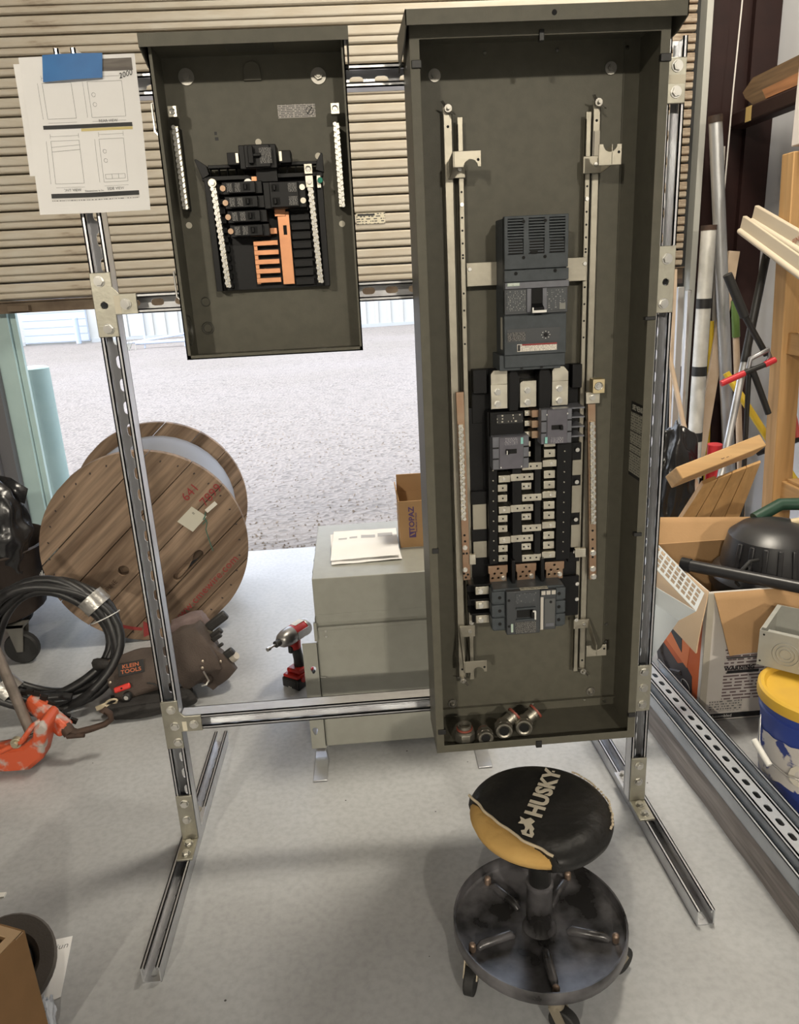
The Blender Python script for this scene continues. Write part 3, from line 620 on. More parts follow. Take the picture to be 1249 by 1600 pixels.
# main breaker at the top
def plate(name, x0, x1, z0, z1, y, mt, parent, d=.0012, bev=0): return part(name, MB().bx(x0, x1, y - d, y + .0003, z0, z1), mt, parent, bev)
xa, xb = .312, .440
body = MB().bx(xa, xb, 1.566, 1.652, 1.243, 1.536)
mbk = part('main_breaker', body, BRK, pb, .002)
part('terminal_cover', MB().prism(rect(xa, xb, 1.4385, 1.538), 1.558, 1.575, MXZ, [rect(x - .0158, x + .0158, 1.4665, 1.533) for x in (.3345, .3765, .4175)]), BRK, mbk, .001)
mb = MB()
for k, x in enumerate((.3345, .3765, .4175)):
    for i in range(7): mb.bx(x - .0158, x + .0158, 1.5585, 1.563, 1.5285 - i * .0054, 1.5312 - i * .0054)
    mb.prism([(1.5585, 1.4945), (1.566, 1.4925), (1.566, 1.469), (1.5585, 1.468)], x - .0165, x - .0145, MYZ)
    for i in range(4): mb.bx(x - .0145, x + .0145, 1.5572, 1.562, 1.4850 - i * .0052, 1.4874 - i * .0052)
part('louvre_slats', mb, BRK, mbk)
for x in (.3345, .3765, .4175): part('louvre_recess', MB().bx(x - .0145, x + .0145, 1.559, 1.5605, 1.467, 1.4905), DARK, mbk)
for x, z in ((.350, 1.527), (.393, 1.527), (.350, 1.460), (.393, 1.460), (.3345, 1.4305), (.414, 1.4325)): inst('hole', DOTM, mbk, (x, 1.5578, z), scale=(1.25, 1, 1.25))
part('cover_latch', MB().prism([(.363, 1.4715), (.379, 1.4715), (.376, 1.466), (.366, 1.466)], 1.5565, 1.5585, MXZ), DARK, mbk)
part('middle_band', MB().bx(xa, xb + .002, 1.559, 1.575, 1.4145, 1.437), BRK, mbk, .001)
part('name_band', MB().bx(xa + .001, xb + .003, 1.5585, 1.575, 1.401, 1.4135), BRKL, mbk, .0008)
o = plate('brand_label', .3175, .342, 1.4065, 1.4125, 1.5583, mat('pale_green_label', (.42, .52, .44), .5), mbk)
text('lettering', 'SIEMENS', WHITE, o, (.3298, 1.5567, 1.4095), FRONT, .0052, sx=1.1, bold=.0001)
part('breaker_face', MB().bx(xa, xb + .001, 1.560, 1.575, 1.351, 1.4005), BRKD, mbk, .001)
plate('printed_panel', xa + .004, .355, 1.357, 1.398, 1.5597, fineprint('rating_print', (.06, .066, .072), (.3, .3, .28), lines=300, words=300, dens=.45), mbk)
plate('printed_panel', .397, .437, 1.357, 1.398, 1.5597, fineprint('rating_print2', (.06, .066, .072), (.28, .28, .27), lines=240, words=220, dens=.42), mbk)
plate('approval_mark', .424, .436, 1.357, 1.369, 1.5585, mat('grey_mark', (.2, .2, .18), .5), mbk)
for x in (.361, .393): part('toggle_guard', MB().bx(x - .0045, x + .0045, 1.555, 1.562, 1.3545, 1.4005), BRKL, mbk, .001)
part('toggle_recess', MB().bx(.366, .3885, 1.5575, 1.5605, 1.356, 1.400), DARK, mbk)
part('toggle', MB().prism([(1.560, 1.358), (1.540, 1.357), (1.538, 1.363), (1.560, 1.372)], .3665, .388, MYZ), BLK2, mbk, .0008)
part('toggle_tip', MB().bx(.3645, .3925, 1.5365, 1.5395, 1.3535, 1.3585).bx(.3635, .3665, 1.5375, 1.5405, 1.3535, 1.364), WHITE, mbk, .0006, label='white toggle edge')
part('trip_unit', MB().bx(xa - .001, xb - .001, 1.559, 1.58, 1.270, 1.3485), BRK, mbk, .0012)
plate('trip_panel', xa + .004, xb - .014, 1.2955, 1.3225, 1.559, BRKD, mbk)
for x0, x1, z0, z1 in ((.317, .325, 1.2985, 1.315), (.327, .354, 1.2985, 1.316)): plate('printed_panel', x0, x1, z0, z1, 1.5577, PRB, mbk)
part('adjust_dial', MB().cyl((.396, 1.5578, 1.308), (.396, 1.5555, 1.308), .0042, n=14), BLK2, mbk)
mb = MB()
for i in range(8): a = i * .785; mb.bx(.396 + .0085 * math.cos(a) - .001, .396 + .0085 * math.cos(a) + .001, 1.5572, 1.5577, 1.308 + .007 * math.sin(a) - .0006, 1.308 + .007 * math.sin(a) + .0006)
part('dial_marks', mb, WHITE, mbk)
o = plate('warning_label', .337, .4195, 1.2765, 1.2915, 1.559, fineprint('label_print', (.66, .62, .55), (.25, .22, .2), lines=420, words=300), mbk)
plate('warning_stripe', .347, .4195, 1.2885, 1.2915, 1.5578, mat('dark_red_print', (.25, .02, .02), .5), mbk)
plate('warning_sign', .338, .343, 1.278, 1.290, 1.5578, BLACKINK, mbk)
part('load_cover', MB().bx(.303, .432, 1.572, 1.652, 1.237, 1.2695), BRK, mbk, .0015)
for x in (.328, .3705, .4125): inst('hole', DOTM, mbk, (x, 1.572, 1.2565), scale=(1.4, 1, 1.4)); plate('pole_mark', x - .006, x - .0045, 1.246, 1.2505, 1.572, WHITE, mbk)
for x in (.349, .391): part('phase_slot', MB().bx(x - .003, x + .003, 1.571, 1.573, 1.239, 1.2665), BLK, mbk)
plate('side_label', .3065, .3075, 1, 1.001, 1.6, WHITE, mbk) if 0 else None
part('side_label', MB().bx(.3108, .3119, 1.585, 1.60, 1.280, 1.345), mat('side_paper', (.42, .4, .34), .6), mbk)
for x0, x1 in ((.440, .5035), (.2485, .312)): 
    o = part('mounting_tab', MB().bx(x0, x1, 1.640, 1.6445, 1.4085, 1.456), RAILM, pb, .0008); inst('screw', SCRM, o, (.4985 if x0 > .4 else .2545, 1.640, 1.443))
# phase straps from the main breaker to the bus
part('line_insulator', MB().bx(.255, .4935, 1.648, 1.656, 1.115, 1.235).bx(.473, .4945, 1.625, 1.652, 1.185, 1.236).bx(.255, .285, 1.625, 1.652, 1.185, 1.236), BLK, pb, .001)
for k, (x0, x1, top) in enumerate(((.290, .3265, 1.235), (.353, .3895, 1.209), (.423, .459, 1.236))):
    mb = MB().bx(x0, x1, 1.606, 1.611, 1.152, 1.205)
    if k != 1: mb.prism([(x0, 1.205), (x1, 1.205), (x1, top - .012), (x1 - (.010 if k == 2 else 0), top), (x0 + .006, top), (x0, top - .008)], 1.606, 1.611, MXZ)
    else: mb.prism([(x0, 1.2045), (x1, 1.2045), (x1, 1.209), (x0 + .005, 1.209)], 1.606, 1.640, MXZ)
    o = part('phase_strap', mb, ALU, pb, .0008)
    for z in (1.189, 1.163): inst('hex_bolt', HEXM, o, ((x0 + x1) / 2 - (.002 if k else .004), 1.606, z), (0, .3, 0), (.8, .8, .8))
for x0, x1 in ((.3275, .3515), (.392, .421)): part('phase_barrier', MB().prism([(x0, 1.147), (x1 - .004, 1.147), (x1, 1.18), (x1, 1.215), (x1 - .008, 1.238), (x0 + .003, 1.238), (x0, 1.225)], 1.596, 1.645, MXZ), BLK, pb, .002)
# bus assembly
mb = MB().bx(.247, .500, 1.650, 1.660, .735, 1.15)
for x0, x1 in ((.283, .3035), (.337, .3585), (.388, .4025), (.4385, .472)): mb.bx(x0, x1, 1.612, 1.652, .79, 1.145)
mb.bx(.247, .283, 1.635, 1.652, .93, .96).bx(.247, .283, 1.635, 1.652, .84, .87).bx(.472, .50, 1.635, 1.652, 1.02, 1.06).bx(.472, .50, 1.635, 1.652, .96, .985).bx(.472, .50, 1.635, 1.652, .865, .895).bx(.472, .5, 1.63, 1.652, .775, .80)
bus = part('bus_base', mb, BLK, pb, .001)
for z0, z1, x0, x1 in ((.87, .93, .250, .281), (.80, .84, .250, .281), (.985, 1.02, .480, .498), (.895, .96, .480, .498), (.81, .865, .480, .498)): part('bus_side_rail', MB().bx(x0, x1, 1.634, 1.64, z0, z1), RAILM, bus)
mb = MB()
for i in range(13): mb.cyl((.2935, 1.6122, .80 + i * .0238), (.2935, 1.6105, .80 + i * .0238), .0016, n=6).cyl((.455, 1.6122, .81 + i * .0238), (.455, 1.6105, .81 + i * .0238), .0016, n=6)
part('barrier_pins', mb, ALU, bus, kind='stuff')
for z in (1.045, .97, .88, .80): inst('screw', SCRM, bus, (.489, 1.63, z), scale=(1.2, 1, 1.2))
def tab(x0, x1, z, h, dots, scr=(), y=1.620):
    o = part('bus_tab', MB().bx(x0, x1, y, 1.65, z - h / 2, z + h / 2), ALU, bus, .0007)
    for d in dots: inst('hole', DOTM, o, (d, y, z), scale=(.75, 1, .75))
    for d in scr: inst('screw', SCRM, o, (d, y, z), scale=(.75, 1, .75))
rows = [.9935 - .02425 * i for i in range(-3, 9)]
for i, z in enumerate(rows):
    k = (i - 3) % 3; zr = z + .001
    if i >= 3:
        if k == 0: tab(.3055, .332, z, .0165, (), (.317,), y=1.609); tab(.3325, .3845, z + .0015, .0165, (.348, .3635, .3755), y=1.609)
        elif k == 1: tab(.3055, .3275, z, .0165, (.317,)); tab(.3595, .3825, z + .001, .016, (.365, .376), (.371,))
        else: tab(.3055, .3275, z, .0165, (.317,))
    if k == 2: tab(.3585, .4035, zr, .0165, (.366, .378, .392), y=1.609); tab(.405, .4365, zr + .004, .0155, (), (.424,), y=1.609)
    else: tab(.4105, .4365, zr, .0185, (.4235,))
for x0, x1 in ((.281, .327), (.346, .3945), (.4145, .4605)):
    xm = (x0 + x1) / 2; h = [circ(xm + d, z, .0028, 8) for d, z in ((0, .775), (-.008, .763), (.008, .763), (-.013, .752), (.001, .752))]
    o = part('feeder_lug_plate', MB().prism([(x0 + .003, .740), (x1 - .003, .740), (x1 - .003, .763), (x1, .765), (x1, .783), (x0, .783), (x0, .765), (x0 + .003, .763)], 1.618, 1.623, MXZ, h), COPPER_D, bus, .0006)
    inst('hex_bolt', HEXM, o, (xm + .012, 1.618, .752), scale=(.6, .9, .6))
for x in (.337, .405): part('phase_barrier', MB().bx(x - .004, x + .004, 1.60, 1.65, .728, .80), BLK, bus, .0008)
part('green_insulator', MB().prism([(.327, .727), (.425, .731), (.425, .7345), (.327, .731)], 1.60, 1.64, MXZ), mat('green_board', (.06, .28, .12), .4), bus)
# branch breakers
def gbreaker(x0, x1, z0, z1, flip, y=1.573):
    w = x1 - x0; o = part('branch_breaker', MB().bx(x0, x1, y + .004, 1.64, z0, z1), BRKL, pb, .0015)
    a, c = (x0 + w * .18, x1 - w * .16)
    part('breaker_face', MB().bx(a, c, y, y + .006, z0 + .001, z1 - .001), BRKD if 0 else MATS['slate_purple'], o, .0008)
    for k in (1, 2):
        z = z0 + (z1 - z0) * k / 3
        for p, q in ((x0, a - .001), (c + .001, x1)): part('pole_groove', MB().bx(p, q, y + .0033, y + .0045, z - .0015, z + .0015), DARK, o)
    xm = (x0 + x1) / 2; zm = (z0 + z1) / 2 + (-.001 if not flip else .004)
    part('toggle_slot', MB().bx(xm - .012, xm + .012, y - .0008, y + .001, zm - .005, zm + .005), DARK, o)
    tx = xm + (.008 if not flip else -.009)
    part('toggle', MB().bx(tx - .003, tx + .003, y - .010, y + .001, zm - .0045, zm + .0045), BLK2, o, .0008)
    if flip: part('toggle_tip', MB().bx(tx - .0028, tx - .001, y - .0112, y - .0098, zm - .0042, zm + .0042), WHITE, o)
    d = -1 if not flip else 1
    plate('teal_label', xm + d * .0235 - .0026, xm + d * .0235 + .0026, *((z0 + .003, z0 + .017) if not flip else (z1 - .017, z1 - .003)), y, TEALP, o)
    plate('printed_panel', xm - .014, xm + .014, *((z0 + .002, z0 + .016) if not flip else (z1 - .018, z1 - .002)), y, fineprint('branch_print', (.13, .125, .15), (.42, .41, .4), lines=330, words=420, dens=.45) if 'bp' not in MATS else MATS['bp'], o)
    for sx in (-1, 1):
        plate('index_mark', xm + sx * .0225 - .001, xm + sx * .0225 + .001, z0 + .064 if not flip else z0 + .004, z0 + .067 if not flip else z0 + .007, y, WHITE, o)
    return o
mat('slate_purple', (.105, .1, .12), .45, 0, (.09, .086, .105), 50)
gbreaker(.393, .460, 1.074, 1.150, False); o = gbreaker(.287, .3665, 1.024, 1.0965, True)
for z in (1.086, 1.107, 1.128, 1.148): part('terminal_shield', MB().bx(.458, .490, 1.585, 1.64, z - .0016, z + .0016), BRKL, pb)
for z in (1.092, 1.115, 1.138): part('breaker_lug', MB().bx(.372 + .006, .393, 1.60, 1.64, z - .008, z + .008), COPPER_D, pb, .0006)
for z in (1.137, 1.114, 1.09, 1.068, 1.045): inst('screw', SCRM, part('bus_tab', MB().bx(.366, .380, 1.618, 1.65, z - .006, z + .006), ALU, bus, .0006), (.373, 1.618, z), scale=(.7, 1, .7))
sp_ = part('spacer_block', MB().bx(.286, .3595, 1.598, 1.645, 1.092, 1.1465), BLK, pb, .0015)
plate('printed_panel', .301, .357, 1.121, 1.141, 1.598, fineprint('space_print', (.02, .02, .02), (.5, .47, .4), lines=150, words=140, dens=.45), sp_)
plate('print_edge', .301, .358, 1.0935, 1.0955, 1.598, WHITE, sp_)
# neutral bar and ground bar
nb = termbar(.5185, 1.150, .5335, .727, 1.633, 0, pb, COPPER_D, .017, 'neutral_bar', False)
termbar(.5195, 1.108, .5285, .868, 1.628, 34, nb, ALU, .0105, 'screw_row')
for i in range(4):
    a = .85 - i * .022; inst('hole', DOTM, nb, (.529 + (.85 - a) * .03, 1.628, a))
lugblock(.523, 1.190, .026, 1.596, 1.622, nb, mat('brass_lug', (.62, .52, .32), .4, .9))
o = part('lug_strap', MB().bx(.501, .532, 1.614, 1.628, 1.150, 1.175), MATS['tinned_aluminium'], nb, .0008); inst('hex_bolt', HEXM, o, (.515, 1.614, 1.164), scale=(.7, .8, .7))
for x, z in ((.5315, .795), (.532, .755), (.5345, .735)): inst('hex_bolt', HEXM, nb, (x, 1.628, z), scale=(.75, .8, .75))
part('neutral_tie', MB().bx(.487, .513, 1.622, 1.63, .788, .810), ALU, nb, .0008)
gb = termbar(.226, 1.19, .232, .748, 1.633, 0, pb, COPPER_D, .017, 'ground_bar', False)
termbar(.2255, 1.12, .2265, .898, 1.628, 32, gb, ALU, .0105, 'screw_row')
for x, z in ((.229, .83), (.228, .775)): inst('hex_bolt', HEXM, gb, (x, 1.628, z), scale=(.6, .8, .6))
part('neutral_tie', MB().bx(.238, .253, 1.622, 1.63, .788, .813), ALU, gb, .0008)
for x, z in ((.2285, .86), (.2295, .845), (.2255, .815), (.233, .815), (.2255, .765), (.2345, .762), (.2295, .755)): inst('hole', DOTM, gb, (x, 1.628, z))
# horizontal breaker at the bottom of the bus
hb = part('feeder_breaker', MB().bx(.283, .448, 1.572, 1.645, .6385, .7435), BRK, pb, .002)
for x0, x1 in ((.279, .3095), (.4275, .4505)):
    for k in range(3):
        z = .659 + k * .033; q = part('pole_terminal', MB().bx(x0, x1, 1.566, 1.60, z - .0145, z + .0145), BRK, hb, .002); inst('hole', DOTM, q, ((x0 + x1) / 2 + (.003 if x0 < .3 else -.004), 1.566, z), scale=(1.5, 1, 1.5))
part('breaker_cover', MB().bx(.3115, .3895, 1.558, 1.58, .633, .7415), BRKD, hb, .002)
part('breaker_cover', MB().bx(.391, .4265, 1.560, 1.58, .639, .7385), BRKD, hb, .0015)
plate('printed_panel', .332, .380, .712, .736, 1.558, fineprint('feeder_print', (.055, .06, .066), (.22, .22, .21), lines=220, words=240, dens=.4), hb); plate('printed_panel', .332, .380, .637, .664, 1.558, MATS.get('x') or PRB, hb)
plate('toggle_recess', .335, .370, .676, .694, 1.558, DARK, hb)
part('toggle', MB().bx(.366, .374, 1.545, 1.56, .678, .694), BLK2, hb, .001)
part('toggle_tip', MB().bx(.373, .3765, 1.542, 1.547, .675, .696).bx(.369, .376, 1.542, 1.547, .694, .697), WHITE, hb, .0008, label='white toggle edge')
for z in (.700, .672): part('toggle_guard', MB().bx(.333, .378, 1.552, 1.56, z - .0015, z + .0015), BRK, hb)
plate('pale_label', .3215, .3265, .640, .661, 1.558, MATS['pale_green_label'], hb)
plate('white_strip', .3905, .397, .6405, .722, 1.560, mat('cream_strip', (.5, .47, .42), .5), hb)
for x in (.397, .4085, .4205): plate('white_tab', x - .0045, x + .0045, .7275, .737, 1.560, MATS['cream_strip'], hb)
for x, z in ((.317, .720), (.317, .655)): inst('hole', DOTM, hb, (x, 1.558, z), scale=(1.2, 1, 1.2))
plate('status_window', .400, .424, .647, .717, 1.560, mat('status_panel', (.085, .088, .088), .4), hb)
inst('hole', DOTM, hb, (.414, 1.5585, .709), scale=(1.2, 1, 1.2)); plate('display_frame', .403, .4215, .648, .656, 1.5592, BRKL, hb)
part('paper_label', MB().prism([(.344, 1.560), (.408, 1.560), (.408, 1.59), (.344, 1.59)], .7425, .7432), fineprint('top_label', (.5, .47, .38), lines=200, axis=1, words=90), hb)
part('feeder_backplate', MB().bx(.244, .503, 1.638, 1.648, .632, .735), BLK, pb, .001)
for k in range(3):
    z = .657 + k * .0365; o = part('feeder_lug', MB().bx(.2475, .279, 1.602, 1.612, z - .010, z + .010), ALU, pb, .0008); inst('hex_bolt', HEXM, o, (.259, 1.602, z - .001), scale=(.7, .8, .7))
    part('phase_barrier', MB().bx(.233, .283, 1.595, 1.64, z + .016, z + .019), BLK, pb)
part('phase_barrier', MB().prism([(.233, .727), (.283, .75), (.283, .635), (.262, .640), (.235, .66)], 1.64, 1.65, MXZ), BLK, pb)
for z in (.715, .675, .62): inst('screw', SCRM, pb, (.498, 1.638, z), scale=(1.2, 1, 1.2))
inst('hex_bolt', HEXM, pb, (.2435, 1.648, .628), scale=(.6, .8, .6))
# rating plate inside the right wall
npl = part('rating_plate', MB().bx(.6103, .6112, 1.556, 1.634, .980, 1.147), BLACKINK, pb)
part('plate_print', MB().bx(.6098, .6104, 1.558, 1.632, .988, 1.124), fineprint('plate_fine_print', (.36, .35, .29), lines=170, words=170, dens=.5), npl)
part('plate_rule', MB().bx(.6095, .6099, 1.558, 1.632, 1.082, 1.084).bx(.6095, .6099, 1.558, 1.632, 1.052, 1.054).bx(.6095, .6099, 1.558, 1.632, 1.034, 1.036), BLACKINK, npl)
text('lettering', 'SIEMENS', mat('plate_lettering', (.45, .44, .38), .5), npl, (.6096, 1.595, 1.1355), (R(90), 0, R(-90)), .0165, sx=.95, bold=.0002)

# four conduit connectors on the floor of the panelboard
CAST = mat('cast_zinc', (.36, .34, .29), .42, .9, (.26, .245, .21), 40, bump=.05, bscale=120)
RSEAL = mat('red_washer', (.25, .06, .04), .5)
zf = Z0 + t_
def fitting(t, big=1.0, seal=True):
    s = big
    part('hex_nut', MB().cyl((0, 0, .010 * s), (0, 0, .030 * s), .0255 * s, .0255 * s, n=8).cyl((0, 0, .030 * s), (0, 0, .034 * s), .0255 * s, .021 * s, n=8), CAST, t, .0012)
    part('barrel', MB().lathe([(.0175 * s, 0), (.022 * s, 0), (.0235 * s, .004 * s), (.0235 * s, .010 * s), (.0215 * s, .010 * s), (.0215 * s, .034 * s), (.017 * s, .036 * s), (.017 * s, .048 * s), (.0135 * s, .048 * s), (.0135 * s, .002 * s), (.0175 * s, 0)], 24), CAST, t)
    part('inner_plug', MB().cyl((0, 0, .004 * s), (0, 0, .018 * s), .0134 * s, n=20), DARK, t)
    if seal: part('seal_ring', MB().lathe([(.0168 * s, .0362 * s), (.0195 * s, .0362 * s), (.0195 * s, .040 * s), (.0168 * s, .040 * s)], 20), RSEAL, t, label='red sealing washer')
G = 'conduit connectors in the panelboard'
fitting(T('conduit_connector', 'leftmost conduit connector, standing upright with open throat on top', 'conduit fitting', (.208, 1.562, zf), 0, G, world=False), 1.0)
def lying(x, y, r, az, tilt, label, s=.9):
    t = T('conduit_connector', label, 'conduit fitting', (x, y, zf + r), 0, G, world=False, rot=(R(90 + tilt), 0, R(az)))
    fitting(t, s); return t
E1 = lying(.2555, 1.535, .0215, 180, 0, 'small plain conduit connector lying second from left, face to the viewer', .80)
E2 = lying(.3035, 1.555, .0235, 175, 4, 'angled conduit connector with bright ring, third from left', .9)
part('elbow_arm', MB().cyl((0, .0, .030), (-.030, .022, .042), .0155, n=16).cyl((-.022, .016, .039), (-.026, .019, .041), .019, n=16), CAST, E2); part('locknut', MB().cyl((-.028, .021, .041), (-.032, .024, .043), .020, n=12), RSEAL, E2)
E3 = lying(.3535, 1.562, .0235, 170, 4, 'angled conduit connector at the right end of the four', .9)
part('elbow_arm', MB().cyl((0, .0, .030), (-.030, .024, .042), .0155, n=16).cyl((-.022, .018, .039), (-.026, .021, .041), .019, n=16), CAST, E3); part('locknut', MB().cyl((-.028, .023, .041), (-.032, .026, .043), .020, n=12), RSEAL, E3)

# ---------------------------------------------------------------- papers taped to the left post
PAPER = mat('white_paper', (.82, .81, .8), .75, 0, (.78, .77, .76), 5)
def sheet_xz(x0, x1, z0, z1, y, amp, tilt, seed):
    def fn(u, v):
        x = x0 + (x1 - x0) * u; z = z0 + (z1 - z0) * v
        d = amp * noise.noise((u * 2.2 + seed, v * 2.6, seed)) - .012 * (1 - v) ** 2 * (abs(u - .5) * 2) ** 1.5
        return (x + tilt * (z - z0), y + d, z + .012 * (u - .5) * 0)
    return fn
t = T('drawing_sheet', 'white drawing print hanging from the top of the left post', 'paper', (-.49, 1.66, 1.585))
fn = sheet_xz(-.603, -.386, 1.588, 1.866, 1.6625, .006, .03, 1.0)
part('page', MB().grid(fn, 16, 18, (0, -.0004, 0)), PAPER, t, ang=60)
mb = MB(); S = lambda u, v: Vector(fn(u, v)) + Vector((0, -.0009, 0))
def seg(a, b_, w=.0006, n=6):
    P = [S(a[0] + (b_[0] - a[0]) * i / n, a[1] + (b_[1] - a[1]) * i / n) for i in range(n + 1)]
    mb.tube(P, w / 2, 4)
def box(u0, u1, v0, v1):
    for a, b_ in (((u0, v0), (u1, v0)), ((u1, v0), (u1, v1)), ((u1, v1), (u0, v1)), ((u0, v1), (u0, v0))): seg(a, b_)
for u0, u1, v0, v1 in ((.17, .42, .20, .48), (.60, .82, .20, .48), (.56, .86, .62, .84), (.17, .42, .62, .84)):
    box(u0, u1, v0, v1); seg((u0, v1 + .03), (u1, v1 + .03), .0005); seg((u0 - .04, v0), (u0 - .04, v1), .0005); seg((u0, v0 - .025), (u1, v0 - .025), .0005)
    seg((u0, v1 + .015), (u0, v1 + .045), .0005); seg((u1, v1 + .015), (u1, v1 + .045), .0005)
box(.62, .80, .22, .25); seg((.68, .22), (.68, .25)); seg((.74, .22), (.74, .25)); seg((.17, .44), (.42, .45)); seg((.17, .41), (.42, .42))
for c in ((.64, .40), (.64, .34), (.60, .76), (.60, .70)):
    P = [S(c[0] + .016 * math.cos(i * .6), c[1] + .013 * math.sin(i * .6)) for i in range(11)]; mb.tube(P, .0003, 4)
part('line_drawing', mb, mat('grey_ink', (.22, .22, .22), .7), t, kind='stuff')
mb = MB()
for v0, v1 in ((.105, .135), (.555, .58)): mb.grid(lambda u, v, a=v0, c=v1: S(.12 + .79 * u, a + (c - a) * v), 12, 1, (0, -.0003, 0))
part('table_header', mb, BLACKINK, t)
part('table_row', MB().grid(lambda u, v: S(.45 + .46 * u, .535 + .018 * v), 10, 1, (0, -.0003, 0)), mat('yellow_marker', (.6, .5, .22), .7), t)
part('table_row', MB().grid(lambda u, v: S(.12 + .79 * u, .085 + .018 * v), 10, 1, (0, -.0003, 0)), fineprint('table_print', (.66, .64, .62), (.2, .2, .2), lines=150, words=300), t)
part('photo_print', MB().grid(lambda u, v: S(.70 + .27 * u, .90 + .075 * v), 6, 2, (0, -.0003, 0)), mat('grey_photo', (.1, .085, .075), .6, 0, (.16, .14, .12), 20, stretch=(1, 1, 8)), t)
INK = MATS['grey_ink']
for s, u, v, z in (('FRONT VIEW', .29, .155, .007), ('SIDE VIEW', .70, .155, .007), ('REAR VIEW', .70, .595, .007), ('Dimensions in Inches', .52, .147, .005)):
    p = S(u, v); text('lettering', s, INK, t, (p.x, p.y - .0005, p.z), FRONT, z)
p = S(.90, .875); text('handwriting', '2000', BLACKINK, t, (p.x, p.y - .0006, p.z), (R(90), R(-14), 0), .013, shear=.3)
t2 = T('notice_sheet', 'second white sheet behind the drawing print at the left post top', 'paper', (-.54, 1.668, 1.63))
part('page', MB().grid(sheet_xz(-.612, -.44, 1.66, 1.858, 1.6705, .003, .01, 5.0), 10, 10, (0, -.0004, 0)), PAPER, t2, ang=60)
BT = mat('blue_tape', (.03, .16, .42), .55, 0, (.025, .13, .36), 20)
mb = MB(); mb.grid(lambda u, v: (-.555 + .112 * u + .006 * v, 1.655 - .004 * math.sin(u * 3.1) + .002 * v, 1.822 + .046 * v + .004 * u * (1 - v)), 10, 4, (0, -.0005, 0))
solo('tape_strip', mb, BT, 'blue tape strip holding the papers to the left post', 'tape', ang=60)

# ---------------------------------------------------------------- grey transformer cabinet behind the stand
TFP = mat('transformer_enamel', (.29, .29, .255), .33, 0, (.27, .27, .235), 30, .5, .04, 300)
tf = T('transformer_cabinet', 'squat grey transformer cabinet on the floor behind the panels', 'cabinet', (.08, 2.28, 0))
part('top_cover', MB().prism([(2.04, .494), (2.04, .610), (2.525, .612), (2.525, .49), (2.521, .49), (2.521, .606), (2.044, .604), (2.044, .494)], -.163, .325, MYZ), TFP, tf, .002)
part('cover_lip', MB().bx(-.163, .325, 2.042, 2.07, .468, .494).bx(-.163, -.160, 2.042, 2.5, .468, .6), TFP, tf, .001)
part('body', MB().bx(-.168, .325, 2.075, 2.50, .022, .468), TFP, tf, .003)
part('front_ledge', MB().bx(-.16, .32, 2.062, 2.076, .432, .444), TFP, tf, .002)
ko_ = [(x, z) for x, z in ((-.196, .30),)]
keyh = lambda x, z: circ(x, z, .0085, 8, -20, 200) + [(x - .0035, z - .016), (x, z - .0185), (x + .0035, z - .016)]
for s in (-1, 1):
    a, b_ = (-.212, -.165) if s < 0 else (.322, .369)
    part('mounting_flange', MB().prism([(a, .022), (b_, .022), (b_, .392), (a, .392)], 2.066, 2.070, MXZ, [keyh((a + b_) / 2 - .008 * s * -1 if s < 0 else (a + b_) / 2, .09), keyh((a + b_) / 2 + .004, .305)]), TFP, tf, .001)
    part('flange_web', MB().bx(*((-.168, -.1645) if s < 0 else (.321, .3245)), 2.066, 2.5, .03, .392), TFP, tf)
    x = -.182 if s < 0 else .318
    part('foot_strap', MB().prism([(x - .021, 1.928), (x + .021, 1.928), (x + .021, 2.03), (x + .010, 2.10), (x - .018, 2.10)], .002, .006, None).bx(x - .02, x + .02, 2.1, 2.48, .002, .022), GALV, tf, .001)
for x, z in ((-.137, .425), (-.137, .408)): inst('bolt_head', MB().cyl((0, 0, 0), (0, -.003, 0), .004, n=10).mesh('bolt_head', STEEL) if 'bh' not in globals() else None, tf, (x, 2.075, z))
part('side_tab', MB().bx(-.172, -.163, 2.06, 2.07, .4, .46).bx(-.172, -.163, 2.3, 2.32, .55, .57).bx(-.172, -.163, 2.4, 2.42, .55, .57).bx(-.172, -.163, 2.2, 2.22, .55, .57), TFP, tf, kind='stuff')
part('latch_pin', MB().cyl((-.165, 2.068, .275), (-.148, 2.064, .275), .0025, n=8), STEEL, tf)
# papers on the cabinet
for k, (lab, x0, y0, w, h, a, z, b_) in enumerate((('lower white paper stack under the printed page on the cabinet', -.112, 2.14, .215, .28, 2, .6125, .003), ('printed white page lying rumpled on top of the grey cabinet', -.108, 2.155, .212, .275, -1, .618, .012))):
    t = T('paper_sheet', lab, 'paper', (x0 + w / 2, y0 + h / 2, z), R(a), 'papers on the cabinet', world=False)
    def fn(u, v, w=w, h=h, b_=b_, k=k):
        return (w * (u - .5), h * (v - .5), b_ * (.6 * math.exp(-((v - .42) * 7) ** 2) + .9 * math.exp(-((v - .05 - .1 * u) * 5) ** 2) * u * .9) + .002 * noise.noise((u * 4, v * 5, k)))
    part('page', MB().grid(fn, 18, 20, (0, 0, .0012 if k == 0 else .0006)), PAPER, t, ang=60)
    if k:
        mb = MB()
        for u0, u1, v0, v1 in ((.09, .22, .68, .74), (.26, .38, .70, .76), (.44, .66, .69, .80), (.70, .93, .71, .83)):
            mb.grid(lambda u, v: Vector(fn(u0 + (u1 - u0) * u, v0 + (v1 - v0) * v)) + Vector((0, 0, .001)), 4, 3, (0, 0, .0002))
        part('grey_picture', mb, mat('print_grey', (.42, .42, .44), .7), t)
CARD = mat('brown_cardboard', (.43, .26, .125), .8, 0, (.39, .235, .11), 12, .5, .04, 120)
t = T('small_carton', 'small open brown carton with purple print standing on the grey cabinet', 'box', (.19, 2.30, .613))
cx0, cx1, cy0, cy1, cz0, cz1 = .110, .268, 2.243, 2.36, .613, .766
